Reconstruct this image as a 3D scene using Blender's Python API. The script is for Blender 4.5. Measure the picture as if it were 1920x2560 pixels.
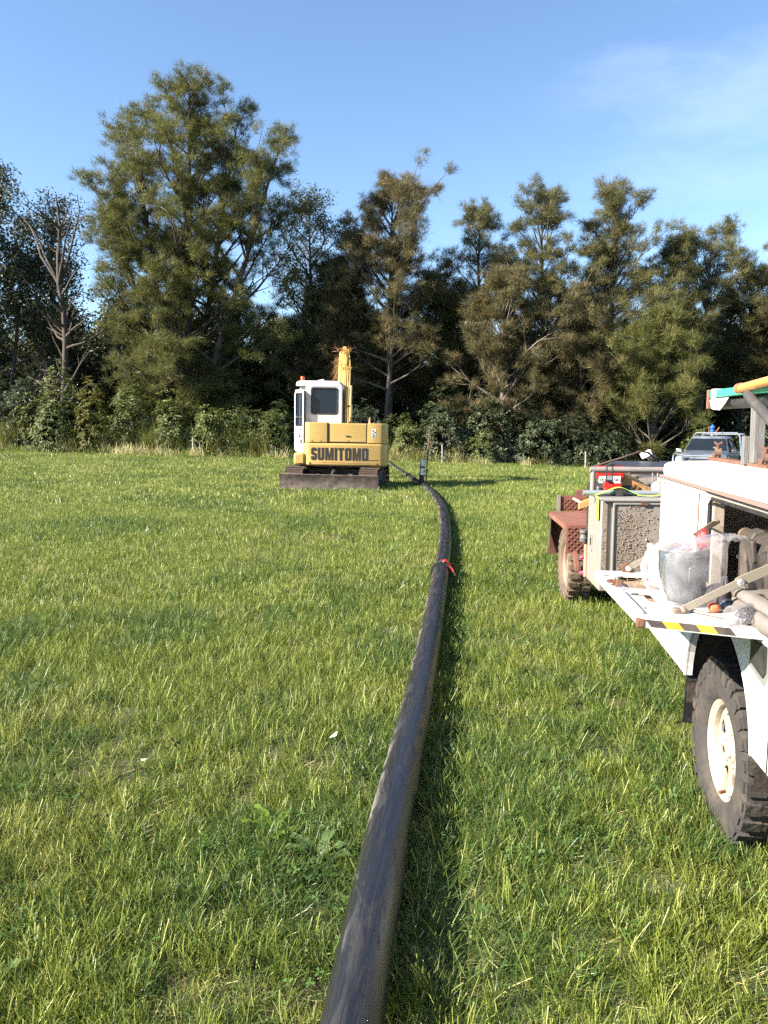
import bpy, bmesh, math, random
import numpy as np
from mathutils import Vector, Matrix, Euler

# ------------------------------------------------------------------ scene, camera, light
for o in list(bpy.data.objects): bpy.data.objects.remove(o)
SC = bpy.context.scene
COL = SC.collection
R = math.radians
random.seed(7)

cam = bpy.data.cameras.new('camera')
cam.sensor_fit = 'VERTICAL'; cam.sensor_height = 24.0; cam.lens = 24.0 * 1930 / 2560
cam.clip_start = 0.05; cam.clip_end = 2000
camo = bpy.data.objects.new('camera', cam); COL.objects.link(camo)
camo.location = (0, 0, 1.6); camo.rotation_euler = (R(90 - 6.65), 0, 0)
SC.camera = camo

SUN_ELEV, SUN_BEHIND = 31.0, 18.0          # sun from the left, a little behind the camera
sd = Vector((-math.cos(R(SUN_ELEV)) * math.cos(R(SUN_BEHIND)),
             -math.cos(R(SUN_ELEV)) * math.sin(R(SUN_BEHIND)), math.sin(R(SUN_ELEV))))
W = bpy.data.worlds.new('World'); SC.world = W; W.use_nodes = True
wn, wl = W.node_tree.nodes, W.node_tree.links
bg = wn['Background']
sky = wn.new('ShaderNodeTexSky'); sky.sky_type = 'NISHITA'; sky.sun_disc = False
sky.sun_elevation = R(SUN_ELEV); sky.sun_rotation = math.atan2(sd.x, sd.y)
sky.air_density = 1.0; sky.dust_density = 0.15; sky.ozone_density = 3.6; sky.altitude = 50
# thin high cirrus streaks mixed into the sky
tc = wn.new('ShaderNodeTexCoord'); mp = wn.new('ShaderNodeMapping')
mp.inputs['Rotation'].default_value = (0.2, 0.5, 0.6); mp.inputs['Scale'].default_value = (1.2, 5.0, 6.0)
nz = wn.new('ShaderNodeTexNoise'); nz.inputs['Scale'].default_value = 1.3; nz.inputs['Detail'].default_value = 7
nz.inputs['Roughness'].default_value = 0.62
cr = wn.new('ShaderNodeValToRGB'); cr.color_ramp.elements[0].position = 0.48; cr.color_ramp.elements[1].position = 0.82
mx = wn.new('ShaderNodeMix'); mx.data_type = 'RGBA'
mul = wn.new('ShaderNodeMath'); mul.operation = 'MULTIPLY'; mul.inputs[1].default_value = 0.20
wl.new(tc.outputs['Generated'], mp.inputs['Vector']); wl.new(mp.outputs[0], nz.inputs['Vector'])
wl.new(nz.outputs['Fac'], cr.inputs['Fac']); wl.new(cr.outputs['Color'], mul.inputs[0])
# one faint wisp, high on the right
vm = wn.new('ShaderNodeVectorMath'); vm.operation = 'DOT_PRODUCT'; vm.inputs[1].default_value = Vector((.36, .84, .385)).normalized()
mr = wn.new('ShaderNodeMapRange'); mr.interpolation_type = 'SMOOTHSTEP'; mr.inputs['From Min'].default_value = .972; mr.inputs['From Max'].default_value = 1.0
mu2 = wn.new('ShaderNodeMath'); mu2.operation = 'MULTIPLY'
wl.new(tc.outputs['Generated'], vm.inputs[0]); wl.new(vm.outputs['Value'], mr.inputs['Value'])
wl.new(mul.outputs[0], mu2.inputs[0]); wl.new(mr.outputs[0], mu2.inputs[1])
wl.new(mu2.outputs[0], mx.inputs['Factor']); wl.new(sky.outputs[0], mx.inputs['A'])
mx.inputs['B'].default_value = (7.5, 8.2, 9.6, 1)
wl.new(mx.outputs['Result'], bg.inputs['Color'])
bg.inputs['Strength'].default_value = 0.070

sun = bpy.data.lights.new('sun', 'SUN'); sun.energy = 5.0; sun.angle = R(0.55); sun.color = (1.0, 0.90, 0.76)
suno = bpy.data.objects.new('sun', sun); COL.objects.link(suno)
suno.rotation_euler = (-sd).to_track_quat('-Z', 'Y').to_euler()
suno.location = (-20, -5, 20)

SC.view_settings.view_transform = 'Standard'; SC.view_settings.look = 'None'
SC.view_settings.exposure = 1.95; SC.view_settings.gamma = 1.0
SC.view_settings.use_curve_mapping = False
SC.cycles.use_adaptive_sampling = True; SC.cycles.adaptive_threshold = 0.012
SC.cycles.max_bounces = 8; SC.cycles.transparent_max_bounces = 12
SC.cycles.diffuse_bounces = 4; SC.cycles.transmission_bounces = 6; SC.cycles.glossy_bounces = 3
SC.cycles.use_denoising = False; SC.cycles.denoiser = 'OPENIMAGEDENOISE'; SC.cycles.denoising_prefilter = 'ACCURATE'; SC.cycles.sample_clamp_indirect = 2
SC.cycles.caustics_reflective = False; SC.cycles.caustics_refractive = False

# ------------------------------------------------------------------ helpers
def terrain(x, y):
    x = np.asarray(x, float); y = np.asarray(y, float)
    t = np.clip((y - 8) / 34, 0, 1.25); tt = np.clip(t, 0, 1)
    s = tt * tt * (3 - 2 * tt)
    z = -s * (0.42 + 0.027 * np.clip(x, -45, 45)) - 0.02 * np.clip(x - 6, 0, 30) * np.clip((y - 10) / 10, 0, 1)
    return z
def tz(x, y): return float(terrain(x, y))

MATS = {}
def rgb(c): return (c[0], c[1], c[2], 1.0)
def mat(name, col, rough=0.6, metal=0.0, col2=None, scale=6.0, lo=0.4, hi=0.7, bump=0.0, bscale=40.0, detail=5,
        coat=0.0, spec=0.5, stretch=None, col3=None, scale3=1.5, lo3=0.55, hi3=0.7, rough2=None):
    if name in MATS: return MATS[name]
    m = bpy.data.materials.new(name); m.use_nodes = True
    n, l = m.node_tree.nodes, m.node_tree.links
    b = n['Principled BSDF']
    b.inputs['Base Color'].default_value = rgb(col); b.inputs['Roughness'].default_value = rough
    b.inputs['Metallic'].default_value = metal; b.inputs['Coat Weight'].default_value = coat
    b.inputs['Specular IOR Level'].default_value = spec
    t = n.new('ShaderNodeTexCoord'); src = t.outputs['Object']
    if stretch:
        mpn = n.new('ShaderNodeMapping'); mpn.inputs['Scale'].default_value = stretch
        l.new(src, mpn.inputs['Vector']); src = mpn.outputs[0]
    def layer(base, c, sc, lo, hi, off):
        nn = n.new('ShaderNodeTexNoise'); nn.inputs['Scale'].default_value = sc; nn.inputs['Detail'].default_value = detail
        nn.inputs['Roughness'].default_value = 0.65
        if off:
            mo = n.new('ShaderNodeMapping'); mo.inputs['Location'].default_value = (off, off * .7, -off)
            l.new(src, mo.inputs['Vector']); l.new(mo.outputs[0], nn.inputs['Vector'])
        else: l.new(src, nn.inputs['Vector'])
        rp = n.new('ShaderNodeMapRange'); rp.inputs['From Min'].default_value = lo; rp.inputs['From Max'].default_value = hi
        l.new(nn.outputs['Fac'], rp.inputs['Value'])
        mm = n.new('ShaderNodeMix'); mm.data_type = 'RGBA'
        l.new(rp.outputs[0], mm.inputs['Factor'])
        if isinstance(base, tuple): mm.inputs['A'].default_value = base
        else: l.new(base, mm.inputs['A'])
        mm.inputs['B'].default_value = rgb(c)
        return mm.outputs['Result'], rp.outputs[0]
    out = rgb(col)
    if col2 is not None:
        out, f = layer(out, col2, scale, lo, hi, 0)
        if rough2 is not None:
            mr = n.new('ShaderNodeMix'); l.new(f, mr.inputs['Factor'])
            mr.inputs['A'].default_value = rough; mr.inputs['B'].default_value = rough2
            l.new(mr.outputs['Result'], b.inputs['Roughness'])
    if col3 is not None: out, f = layer(out, col3, scale3, lo3, hi3, 3.7)
    if not isinstance(out, tuple): l.new(out, b.inputs['Base Color'])
    if bump:
        nb = n.new('ShaderNodeTexNoise'); nb.inputs['Scale'].default_value = bscale; nb.inputs['Detail'].default_value = 4
        l.new(src, nb.inputs['Vector'])
        bp = n.new('ShaderNodeBump'); bp.inputs['Strength'].default_value = bump; bp.inputs['Distance'].default_value = 0.02
        l.new(nb.outputs['Fac'], bp.inputs['Height']); l.new(bp.outputs[0], b.inputs['Normal'])
    MATS[name] = m
    return m

def leaf_mat(name, ca, cb, cc=None, trans=0.35, rough=0.55, inst=False, nscale=0.5, ndry=None, nlo=.5, nhi=.75):
    """foliage: colour from a per-leaf tint, thin-leaf translucency"""
    m = bpy.data.materials.new(name); m.use_nodes = True
    n, l = m.node_tree.nodes, m.node_tree.links
    n.remove(n['Principled BSDF'])
    at = n.new('ShaderNodeAttribute'); at.attribute_name = 'tint'
    rp = n.new('ShaderNodeValToRGB')
    e = rp.color_ramp.elements
    e[0].color = rgb(ca); e[1].color = rgb(cb)
    if cc is not None:
        ne = rp.color_ramp.elements.new(0.85); ne.color = rgb(cb); e[-1].color = rgb(cc)
    fac = at.outputs['Fac']
    if inst:
        oi = n.new('ShaderNodeObjectInfo'); mm = n.new('ShaderNodeMath'); mm.operation = 'MULTIPLY_ADD'
        l.new(oi.outputs['Random'], mm.inputs[0]); mm.inputs[1].default_value = 0.5
        m2 = n.new('ShaderNodeMath'); m2.operation = 'MULTIPLY'; m2.inputs[1].default_value = 0.7
        l.new(fac, m2.inputs[0]); l.new(m2.outputs[0], mm.inputs[2]); fac = mm.outputs[0]
    l.new(fac, rp.inputs['Fac'])
    colo = rp.outputs['Color']
    if ndry is not None:
        g = n.new('ShaderNodeNewGeometry'); nn = n.new('ShaderNodeTexNoise'); nn.inputs['Scale'].default_value = nscale
        nn.inputs['Detail'].default_value = 5; nn.inputs['Roughness'].default_value = .6
        l.new(g.outputs['Position'], nn.inputs['Vector'])
        r2 = n.new('ShaderNodeMapRange'); r2.inputs['From Min'].default_value = nlo; r2.inputs['From Max'].default_value = nhi
        l.new(nn.outputs['Fac'], r2.inputs['Value'])
        mc = n.new('ShaderNodeMix'); mc.data_type = 'RGBA'; l.new(r2.outputs[0], mc.inputs['Factor'])
        l.new(colo, mc.inputs['A']); mc.inputs['B'].default_value = rgb(ndry); colo = mc.outputs['Result']
    d = n.new('ShaderNodeBsdfPrincipled'); d.inputs['Roughness'].default_value = rough
    d.inputs['Specular IOR Level'].default_value = 0.35
    t = n.new('ShaderNodeBsdfTranslucent')
    ms = n.new('ShaderNodeMixShader'); ms.inputs[0].default_value = trans
    l.new(colo, d.inputs['Base Color']); l.new(colo, t.inputs['Color'])
    l.new(d.outputs[0], ms.inputs[1]); l.new(t.outputs[0], ms.inputs[2])
    l.new(ms.outputs[0], n['Material Output'].inputs['Surface'])
    MATS[name] = m
    return m

def tag(o, label=None, cat=None, group=None, kind=None):
    if label: o['label'] = label
    if cat: o['category'] = cat
    if group: o['group'] = group
    if kind: o['kind'] = kind
    return o

def empty(name, loc=(0, 0, 0), rz=0.0, label=None, cat=None, group=None, rot=None):
    o = bpy.data.objects.new(name, None); COL.objects.link(o)
    o.location = loc; o.rotation_euler = rot if rot else (0, 0, rz); o.empty_display_size = 0.2
    return tag(o, label, cat, group)

def np_mesh(name, V, Fa, k):
    """fast mesh: V (n,3), Fa (m,k) with k vertices per face"""
    me = bpy.data.meshes.new(name)
    V = np.asarray(V, np.float32); Fa = np.asarray(Fa, np.int32)
    me.vertices.add(len(V)); me.vertices.foreach_set('co', V.ravel())
    me.loops.add(Fa.size); me.loops.foreach_set('vertex_index', Fa.ravel())
    me.polygons.add(len(Fa)); me.polygons.foreach_set('loop_start', np.arange(0, Fa.size, k, dtype=np.int32))
    me.update(calc_edges=True)
    return me
def add_tint(me, vals):
    a = me.attributes.new('tint', 'FLOAT', 'POINT'); a.data.foreach_set('value', np.asarray(vals, np.float32))

def link(name, me, m, parent=None, smooth=False):
    o = bpy.data.objects.new(name, me); COL.objects.link(o)
    if m is not None:
        me.materials.clear(); me.materials.append(m)
    if parent is not None: o.parent = parent
    if smooth: me.shade_smooth()
    return o

class MB:
    """collects boxes, tubes, plates ... into one mesh"""
    def __init__(s): s.v = []; s.f = []
    def add(s, v, f, M=None):
        k = len(s.v)
        if M is not None: v = [M @ Vector(p) for p in v]
        s.v += [tuple(p) for p in v]; s.f += [tuple(i + k for i in q) for q in f]
        return s
    def box(s, c, d, rot=None):
        x, y, z = d[0] / 2, d[1] / 2, d[2] / 2
        v = [(-x, -y, -z), (x, -y, -z), (x, y, -z), (-x, y, -z), (-x, -y, z), (x, -y, z), (x, y, z), (-x, y, z)]
        f = [(3, 2, 1, 0), (4, 5, 6, 7), (0, 1, 5, 4), (1, 2, 6, 5), (2, 3, 7, 6), (3, 0, 4, 7)]
        M = Matrix.Translation(c)
        if rot: M = M @ Euler(rot).to_matrix().to_4x4()
        return s.add(v, f, M)
    def tube(s, pts, r, n=10, caps=True, rs=None):
        pts = [Vector(p) for p in pts]; N = len(pts)
        rs = rs or [r] * N
        v = []; f = []
        up = None
        for i, p in enumerate(pts):
            t = (pts[min(i + 1, N - 1)] - pts[max(i - 1, 0)]).normalized()
            if up is None:
                up = Vector((0, 0, 1)) if abs(t.z) < .9 else Vector((1, 0, 0))
            a = (up - t * up.dot(t)).normalized(); up = a; b = t.cross(a)
            for k in range(n):
                g = 2 * math.pi * k / n
                v.append(p + (a * math.cos(g) + b * math.sin(g)) * rs[i])
        for i in range(N - 1):
            for k in range(n):
                f.append((i * n + k, i * n + (k + 1) % n, (i + 1) * n + (k + 1) % n, (i + 1) * n + k))
        if caps:
            f.append(tuple(reversed(range(n)))); f.append(tuple((N - 1) * n + k for k in range(n)))
        return s.add(v, f)
    def lathe(s, prof, n=32, M=None, a0=0, a1=2 * math.pi):
        """prof: (radius, height) pairs round local Z"""
        v = []; f = []; N = len(prof)
        full = abs(a1 - a0 - 2 * math.pi) < 1e-6
        cnt = n if full else n + 1
        for k in range(cnt):
            g = a0 + (a1 - a0) * k / n
            for r, z in prof: v.append((r * math.cos(g), r * math.sin(g), z))
        for k in range(n):
            for i in range(N - 1):
                k2 = (k + 1) % cnt
                f.append((k * N + i, k2 * N + i, k2 * N + i + 1, k * N + i + 1))
        return s.add(v, f, M)
    def plate(s, outer, holes=(), t=0.01, M=None, bevel=0.0):
        me = plate_mesh(outer, holes, t, bevel)
        s.add([v.co.copy() for v in me.vertices], [tuple(p.vertices) for p in me.polygons], M)
        bpy.data.meshes.remove(me); return s
    def loft(s, secs, caps=True, closed=True):
        n = len(secs[0]); v = [p for q in secs for p in q]; f = []
        for i in range(len(secs) - 1):
            for k in range(n if closed else n - 1):
                f.append((i * n + k, i * n + (k + 1) % n, (i + 1) * n + (k + 1) % n, (i + 1) * n + k))
        if caps and closed:
            f.append(tuple(reversed(range(n)))); f.append(tuple((len(secs) - 1) * n + k for k in range(n)))
        return s.add(v, f)
    def build(s, name, m, parent=None, smooth=False, bevel=0.0, seg=2, angle=35):
        me = bpy.data.meshes.new(name); me.from_pydata(s.v, [], s.f); me.update()
        bm = bmesh.new(); bm.from_mesh(me); bmesh.ops.recalc_face_normals(bm, faces=bm.faces); bm.to_mesh(me); bm.free()
        o = link(name, me, m, parent, smooth)
        if smooth:
            try: me.set_sharp_from_angle(angle=R(angle))
            except Exception: pass
        if bevel:
            b = o.modifiers.new('bevel', 'BEVEL'); b.width = bevel; b.segments = seg; b.limit_method = 'ANGLE'; b.angle_limit = R(30)
            me.shade_smooth()
            try: me.set_sharp_from_angle(angle=R(50))
            except Exception: pass
        return o

def plate_mesh(outer, holes=(), t=0.01, bevel=0.0):
    cu = bpy.data.curves.new('plate', 'CURVE'); cu.dimensions = '2D'; cu.fill_mode = 'BOTH'
    cu.extrude = max(t / 2 - bevel, 0); cu.bevel_depth = bevel; cu.bevel_resolution = 1
    if bevel: cu.offset = -bevel
    for lp in [outer] + list(holes):
        sp = cu.splines.new('POLY'); sp.points.add(len(lp) - 1); sp.use_cyclic_u = True
        for i, p in enumerate(lp): sp.points[i].co = (p[0], p[1], 0, 1)
    ob = bpy.data.objects.new('plate', cu)
    me = bpy.data.meshes.new_from_object(ob)
    bpy.data.objects.remove(ob); bpy.data.curves.remove(cu)
    return me
def rrect(x0, y0, x1, y1, r, n=4):
    p = []
    for cx, cy, a in ((x1 - r, y1 - r, 0), (x0 + r, y1 - r, 90), (x0 + r, y0 + r, 180), (x1 - r, y0 + r, 270)):
        for k in range(n + 1):
            g = R(a + 90 * k / n); p.append((cx + r * math.cos(g), cy + r * math.sin(g)))
    return p
def circ(cx, cy, r, n=20, a0=0): return [(cx + r * math.cos(a0 + 2 * math.pi * k / n), cy + r * math.sin(a0 + 2 * math.pi * k / n)) for k in range(n)]
def axes(o, x, y, z):
    """matrix whose local X, Y, Z run along the given vectors, at o"""
    M = Matrix.Identity(4)
    for i, a in enumerate((x, y, z)):
        for j in range(3): M[j][i] = a[j]
    M.translation = Vector(o); return M
XZ = lambda o: axes(o, (1, 0, 0), (0, 0, 1), (0, -1, 0))      # plate drawn in x,z ; thickness along -y
YZ = lambda o: axes(o, (0, 1, 0), (0, 0, 1), (1, 0, 0))       # plate drawn in y,z ; thickness along x
def text_mesh(body, size, ext=0.001, align='LEFT'):
    cu = bpy.data.curves.new('txt', 'FONT'); cu.body = body; cu.size = size; cu.extrude = ext; cu.align_x = align
    ob = bpy.data.objects.new('txt', cu); me = bpy.data.meshes.new_from_object(ob)
    bpy.data.objects.remove(ob); bpy.data.curves.remove(cu); return me
def copy_tree(o, parent=None):
    c = o.copy(); COL.objects.link(c)
    if parent is not None: c.parent = parent
    for ch in list(o.children): copy_tree(ch, c)
    return c
def catmull(pts, per=8):
    P = [Vector(p) for p in pts]; out = []
    for i in range(len(P) - 1):
        p0 = P[max(i - 1, 0)]; p1 = P[i]; p2 = P[i + 1]; p3 = P[min(i + 2, len(P) - 1)]
        for k in range(per):
            t = k / per
            out.append(0.5 * ((2 * p1) + (p2 - p0) * t + (2 * p0 - 5 * p1 + 4 * p2 - p3) * t * t + (3 * p1 - p0 - 3 * p2 + p3) * t ** 3))
    out.append(P[-1]); return out
# ------------------------------------------------------------------ ground
def build_ground():
    # finer near the camera, out to the horizon
    xs = np.concatenate([[-600, -300, -150, -90], np.arange(-60, 61, 1.0), [90, 150, 300, 600]])
    ys = np.concatenate([[-300, -120, -50, -25], np.arange(-12, 80, 1.0), [100, 150, 300, 600, 900]])
    X, Y = np.meshgrid(xs, ys); Z = terrain(X, Y)
    rng = np.random.RandomState(1)
    Z += np.where((Y > 7) & (Y < 80), rng.normal(0, .012, Z.shape), 0)
    V = np.stack([X, Y, Z], -1).reshape(-1, 3); nx = len(xs); ny = len(ys)
    i = np.arange(nx * ny).reshape(ny, nx)
    Fa = np.stack([i[:-1, :-1], i[:-1, 1:], i[1:, 1:], i[1:, :-1]], -1).reshape(-1, 4)
    m = mat('soil', (0.050, 0.048, 0.018), .95, col2=(0.085, 0.050, 0.030), scale=1.3, lo=.45, hi=.65, bump=.4, bscale=30,
            col3=(0.045, 0.06, 0.018), scale3=.4, lo3=.45, hi3=.6)
    o = link('ground', np_mesh('ground', V, Fa, 4), m, None, True)
    tag(o, 'wide grassy paddock ground sloping gently down to the right', kind='structure')
build_ground()

# ------------------------------------------------------------------ trees
def wood_mesh(paths, n=6):
    """paths: list of (points (k,3), radii (k))"""
    V = []; Fa = []; base = 0
    for pts, rs in paths:
        pts = np.asarray(pts, float); rs = np.asarray(rs, float); k = len(pts)
        nn = 9 if rs[0] > .12 else (6 if rs[0] > .04 else 4)
        t = np.gradient(pts, axis=0); t /= np.linalg.norm(t, axis=1)[:, None] + 1e-9
        ref = np.array([1., .3, .1]); a = np.cross(t, ref); a /= np.linalg.norm(a, axis=1)[:, None] + 1e-9
        b = np.cross(t, a)
        g = np.arange(nn) * 2 * np.pi / nn
        ring = pts[:, None, :] + rs[:, None, None] * (a[:, None, :] * np.cos(g)[None, :, None] + b[:, None, :] * np.sin(g)[None, :, None])
        V.append(ring.reshape(-1, 3))
        i = np.arange(k - 1)[:, None] * nn + np.arange(nn)[None, :]; j = np.arange(k - 1)[:, None] * nn + (np.arange(nn)[None, :] + 1) % nn
        Fa.append(np.stack([i, j, j + nn, i + nn], -1).reshape(-1, 4) + base); base += k * nn
    return np.concatenate(V), np.concatenate(Fa)

def unit(a): return a / (np.linalg.norm(a, axis=-1, keepdims=True) + 1e-9)

def curve_path(rng, p, d, L, k=6, bend_up=.25, wob=.10):
    pts = [p]; d = d / np.linalg.norm(d)
    for i in range(k - 1):
        d = d + np.array([0, 0, bend_up / k]) + rng.normal(0, wob, 3); d /= np.linalg.norm(d)
        pts.append(pts[-1] + d * L / (k - 1))
    return np.array(pts)

def needles(rng, P, D, n, ln, wd, spread=.62, up=.12, rad=.17):
    """brush-like sprays: P,D (m,3)  ->  thin triangles"""
    m = len(P)
    off = rng.normal(0, rad, (m, n, 3)) * np.array([1, 1, .7])
    d = unit(D[:, None, :] * .75 + rng.normal(0, spread, (m, n, 3)) + np.array([0, 0, up]))
    root = P[:, None, :] + off * .6
    L = rng.uniform(.6, 1.15, (m, n, 1)) * ln
    side = unit(np.cross(d, rng.normal(0, 1, (m, n, 3)))) * wd * rng.uniform(.7, 1.2, (m, n, 1))
    tip = root + d * L + np.array([0, 0, -.10]) * L
    V = np.stack([root - side, root + side, tip], 2).reshape(-1, 3)
    Fa = np.arange(len(V)).reshape(-1, 3)
    tint = np.clip(rng.normal(.5, .22, (m, 1, 1)) + rng.normal(0, .13, (m, n, 1)), 0, 1) + np.zeros((m, n, 3))
    return V, Fa, tint.reshape(-1)

def leaves(rng, P, D, n, ln, wd, rad, droop=.5):
    """flat pointed leaves: two triangles each"""
    m = len(P)
    root = P[:, None, :] + rng.normal(0, rad, (m, n, 3))
    d = unit(D[:, None, :] * .5 + rng.normal(0, .7, (m, n, 3)) + np.array([0, 0, -droop]))
    L = rng.uniform(.6, 1.2, (m, n, 1)) * ln
    side = unit(np.cross(d, rng.normal(0, 1, (m, n, 3)))) * wd * .5
    mid = root + d * L * .45
    V = np.stack([root, mid - side, root + d * L, mid + side], 2).reshape(-1, 3)
    q = np.arange(0, len(V), 4)[:, None]
    Fa = np.concatenate([q + [0, 1, 2], q + [0, 2, 3]], 1).reshape(-1, 3)
    tint = np.clip(rng.normal(.5, .2, (m, 1, 1)) + rng.normal(0, .16, (m, n, 1)), 0, 1) + np.zeros((m, n, 4))
    return V, Fa, tint.reshape(-1)

def profile(t, kind):
    if kind == 'cone':   return 1.08 * (1 - t) ** .62 * min(1, .55 + t * 3.2)
    if kind == 'tall':   return float(np.interp(t, [0, .15, .35, .6, .8, .92, 1], [.55, .85, 1.0, .82, .58, .36, .10]))
    if kind == 'big':    return float(np.interp(t, [0, .12, .3, .5, .66, .82, .93, 1], [.66, .88, 1.0, .92, .70, .50, .34, .16]))
    if kind == 'top':    return math.sin(math.pi * min(1, .12 + .80 * t)) ** .7
    return 1

def grow(rng, Ht, Rd, r0, t0=.12, nbr=46, kind='cone', lean=(0, 0), stems=1, up0=.35, up1=1.1, sub=2.0, per=3, twist=.06, pad=.30, div=.09, leaders=None):
    wood = []; P = []; D = []
    R0 = Rd
    for s in range(len(leaders) if leaders else stems):
        hs = Ht * (1 if s == 0 else rng.uniform(.66, .9))
        if leaders: hs = Ht * leaders[s][0]; Rd = R0 * leaders[s][3]
        k = 12; z = np.linspace(0, hs, k)
        ln = np.array(lean) + (rng.normal(0, div, 2) if s else rng.normal(0, .015, 2))
        if leaders: ln = np.array(leaders[s][1:3])
        wob = np.cumsum(rng.normal(0, twist, (k, 2)), 0) * (z / hs)[:, None]
        bow = (z / hs) ** 1.0
        pts = np.stack([ln[0] * z + wob[:, 0] + (rng.normal(0, .25) if s else 0), ln[1] * z + wob[:, 1] + (rng.normal(0, .25) if s else 0), z], 1)
        rs = r0 * (1 if s == 0 else .7) * (1 - z / hs) ** .75 + .02
        wood.append((pts, rs))
        nb = nbr if s == 0 else int(nbr * .6)
        for i in range(nb):
            t = t0 + (1 - t0) * ((i + rng.uniform(0, 1)) / nb) ** .95
            t = min(t, .985)
            f = t * (k - 1); a = int(f); f -= a
            p = pts[a] * (1 - f) + pts[min(a + 1, k - 1)] * f
            tt = (t - t0) / (1 - t0)
            L = Rd * profile(tt, kind) * rng.uniform(.42, 1.22) * (1 + .22 * math.sin(2 * (i * 2.39996) + 7 * tt + s * 2)) + .25
            az = i * 2.39996 + rng.uniform(-.5, .5) + s * 1.3
            u = up0 + (up1 - up0) * tt + rng.normal(0, .12)
            d = np.array([math.cos(az), math.sin(az), u])
            bp = curve_path(rng, p, d, L, 6, .35, .09)
            br = min(.022 * L + .012, rs[a] * .7)
            wood.append((bp, np.linspace(br, .008, 6)))
            # foliage sits in pads at the ends of side twigs and of the branch itself
            ends = [(bp[-1], unit(bp[-1] - bp[-2]), 1.0)]
            ns = max(1, int(L * sub * .62 + rng.rand()))
            for j in range(ns):
                q = rng.uniform(.3, .98)
                ff = q * 5; aa = min(int(ff), 4); ff -= aa
                sp = bp[aa] * (1 - ff) + bp[aa + 1] * ff
                bd = unit(bp[aa + 1] - bp[aa])
                sdv = unit(bd * .8 + rng.normal(0, .65, 3) + np.array([0, 0, .35]))
                sl = min(1.8, L * rng.uniform(.2, .42) + .25)
                sub_p = curve_path(rng, sp, sdv, sl, 4, .35, .12)
                wood.append((sub_p, np.linspace(max(.012, br * .35), .005, 4)))
                ends.append((sub_p[-1], unit(sub_p[-1] - sub_p[-2]), rng.uniform(.6, 1.0)))
            for e, ed, es in ends:
                kk = max(3, int(per * 3 * es * rng.uniform(.7, 1.3)))
                off = rng.normal(0, 1, (kk, 3)) * pad * es * np.array([1, 1, .55])
                along = rng.uniform(-.9, .35, (kk, 1)) * pad * 1.5
                for q_ in e + off * .8 + ed * along: P.append(q_)
                for dd in unit(ed + off / (pad * 2.2) + np.array([0, 0, .45])): D.append(dd)
        P.append(pts[-1]); D.append(np.array([0, 0, 1.]))
    return wood, np.array(P), np.array(D)

bark = mat('bark', (0.085, 0.07, 0.058), .9, col2=(0.045, 0.035, 0.028), scale=5, stretch=(1, 1, .15), bump=.5, bscale=14,
           col3=(.13, .115, .10), scale3=1.5, lo3=.5, hi3=.7)
bark_pale = mat('pale_bark', (0.20, 0.17, 0.145), .85, col2=(0.09, 0.07, 0.06), scale=3, stretch=(1, 1, .3), bump=.3, bscale=12)
bark_dead = mat('dead_wood', (0.075, 0.058, 0.048), .9, col2=(0.042, 0.032, 0.025), scale=4, stretch=(1, 1, .2), bump=.4, bscale=14)
oak_green = leaf_mat('sheoak_green', (0.062, 0.074, 0.018), (0.155, 0.158, 0.046), (0.25, 0.225, 0.075), .36)
oak_olive = leaf_mat('sheoak_olive', (0.064, 0.072, 0.024), (0.160, 0.152, 0.058), (0.25, 0.215, 0.09), .36)
oak_brown = leaf_mat('sheoak_brown', (0.068, 0.066, 0.027), (0.165, 0.140, 0.060), (0.26, 0.20, 0.095), .36)
gum_leaf = leaf_mat('gum_leaf', (0.034, 0.045, 0.020), (0.080, 0.092, 0.042), (0.14, 0.13, 0.07), .22)
dark_leaf = leaf_mat('thicket_leaf', (0.034, 0.042, 0.016), (0.080, 0.088, 0.032), None, .3)
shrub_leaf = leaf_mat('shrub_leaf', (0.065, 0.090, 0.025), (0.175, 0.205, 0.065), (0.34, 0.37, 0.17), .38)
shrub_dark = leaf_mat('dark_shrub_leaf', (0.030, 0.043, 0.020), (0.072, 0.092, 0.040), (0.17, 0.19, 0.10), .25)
shrub_yel = leaf_mat('yellow_shrub_leaf', (0.09, 0.10, 0.020), (0.20, 0.19, 0.045), None, .3)

def place_tree(name, x, y, wood, crown, tint, lmat, bmat, label, group, rz=0, sink=.15):
    root = empty(name, (x, y, tz(x, y) - sink), rz, label, 'tree', group)
    V, Fa = wood_mesh(wood)
    link('trunk', np_mesh('trunk', V, Fa, 4), bmat, root, True)
    if crown is not None:
        me = np_mesh('crown', crown[0], crown[1], 3); add_tint(me, tint)
        link('crown', me, lmat, root)
    return root

def sheoak(x, y, Ht, Rd, r0, seed, label, lmat, n=44, ln=.42, wd=.0105, group='trees along the far edge of the paddock', bmat=None, keep=1.0, **kw):
    rng = np.random.RandomState(seed)
    w, P, D = grow(rng, Ht, Rd, r0, **kw)
    if keep < 1:
        s = rng.rand(len(P)) < keep; P, D = P[s], D[s]
    V, Fa, t = needles(rng, P, D, n, ln, wd)
    return place_tree('sheoak_tree', x, y, w, (V, Fa), t, lmat, bmat or bark, label, group)

def gum(x, y, Ht, Rd, r0, seed, label, n=12, ln=.22, wd=.06, rad=.20, group='trees along the far edge of the paddock', lmat=None, bmat=None, **kw):
    rng = np.random.RandomState(seed)
    w, P, D = grow(rng, Ht, Rd, r0, **kw)
    V, Fa, t = leaves(rng, P, D, n, ln, wd, rad)
    return place_tree('gum_tree', x, y, w, (V, Fa), t, lmat or gum_leaf, bmat or bark, label, group)

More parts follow.
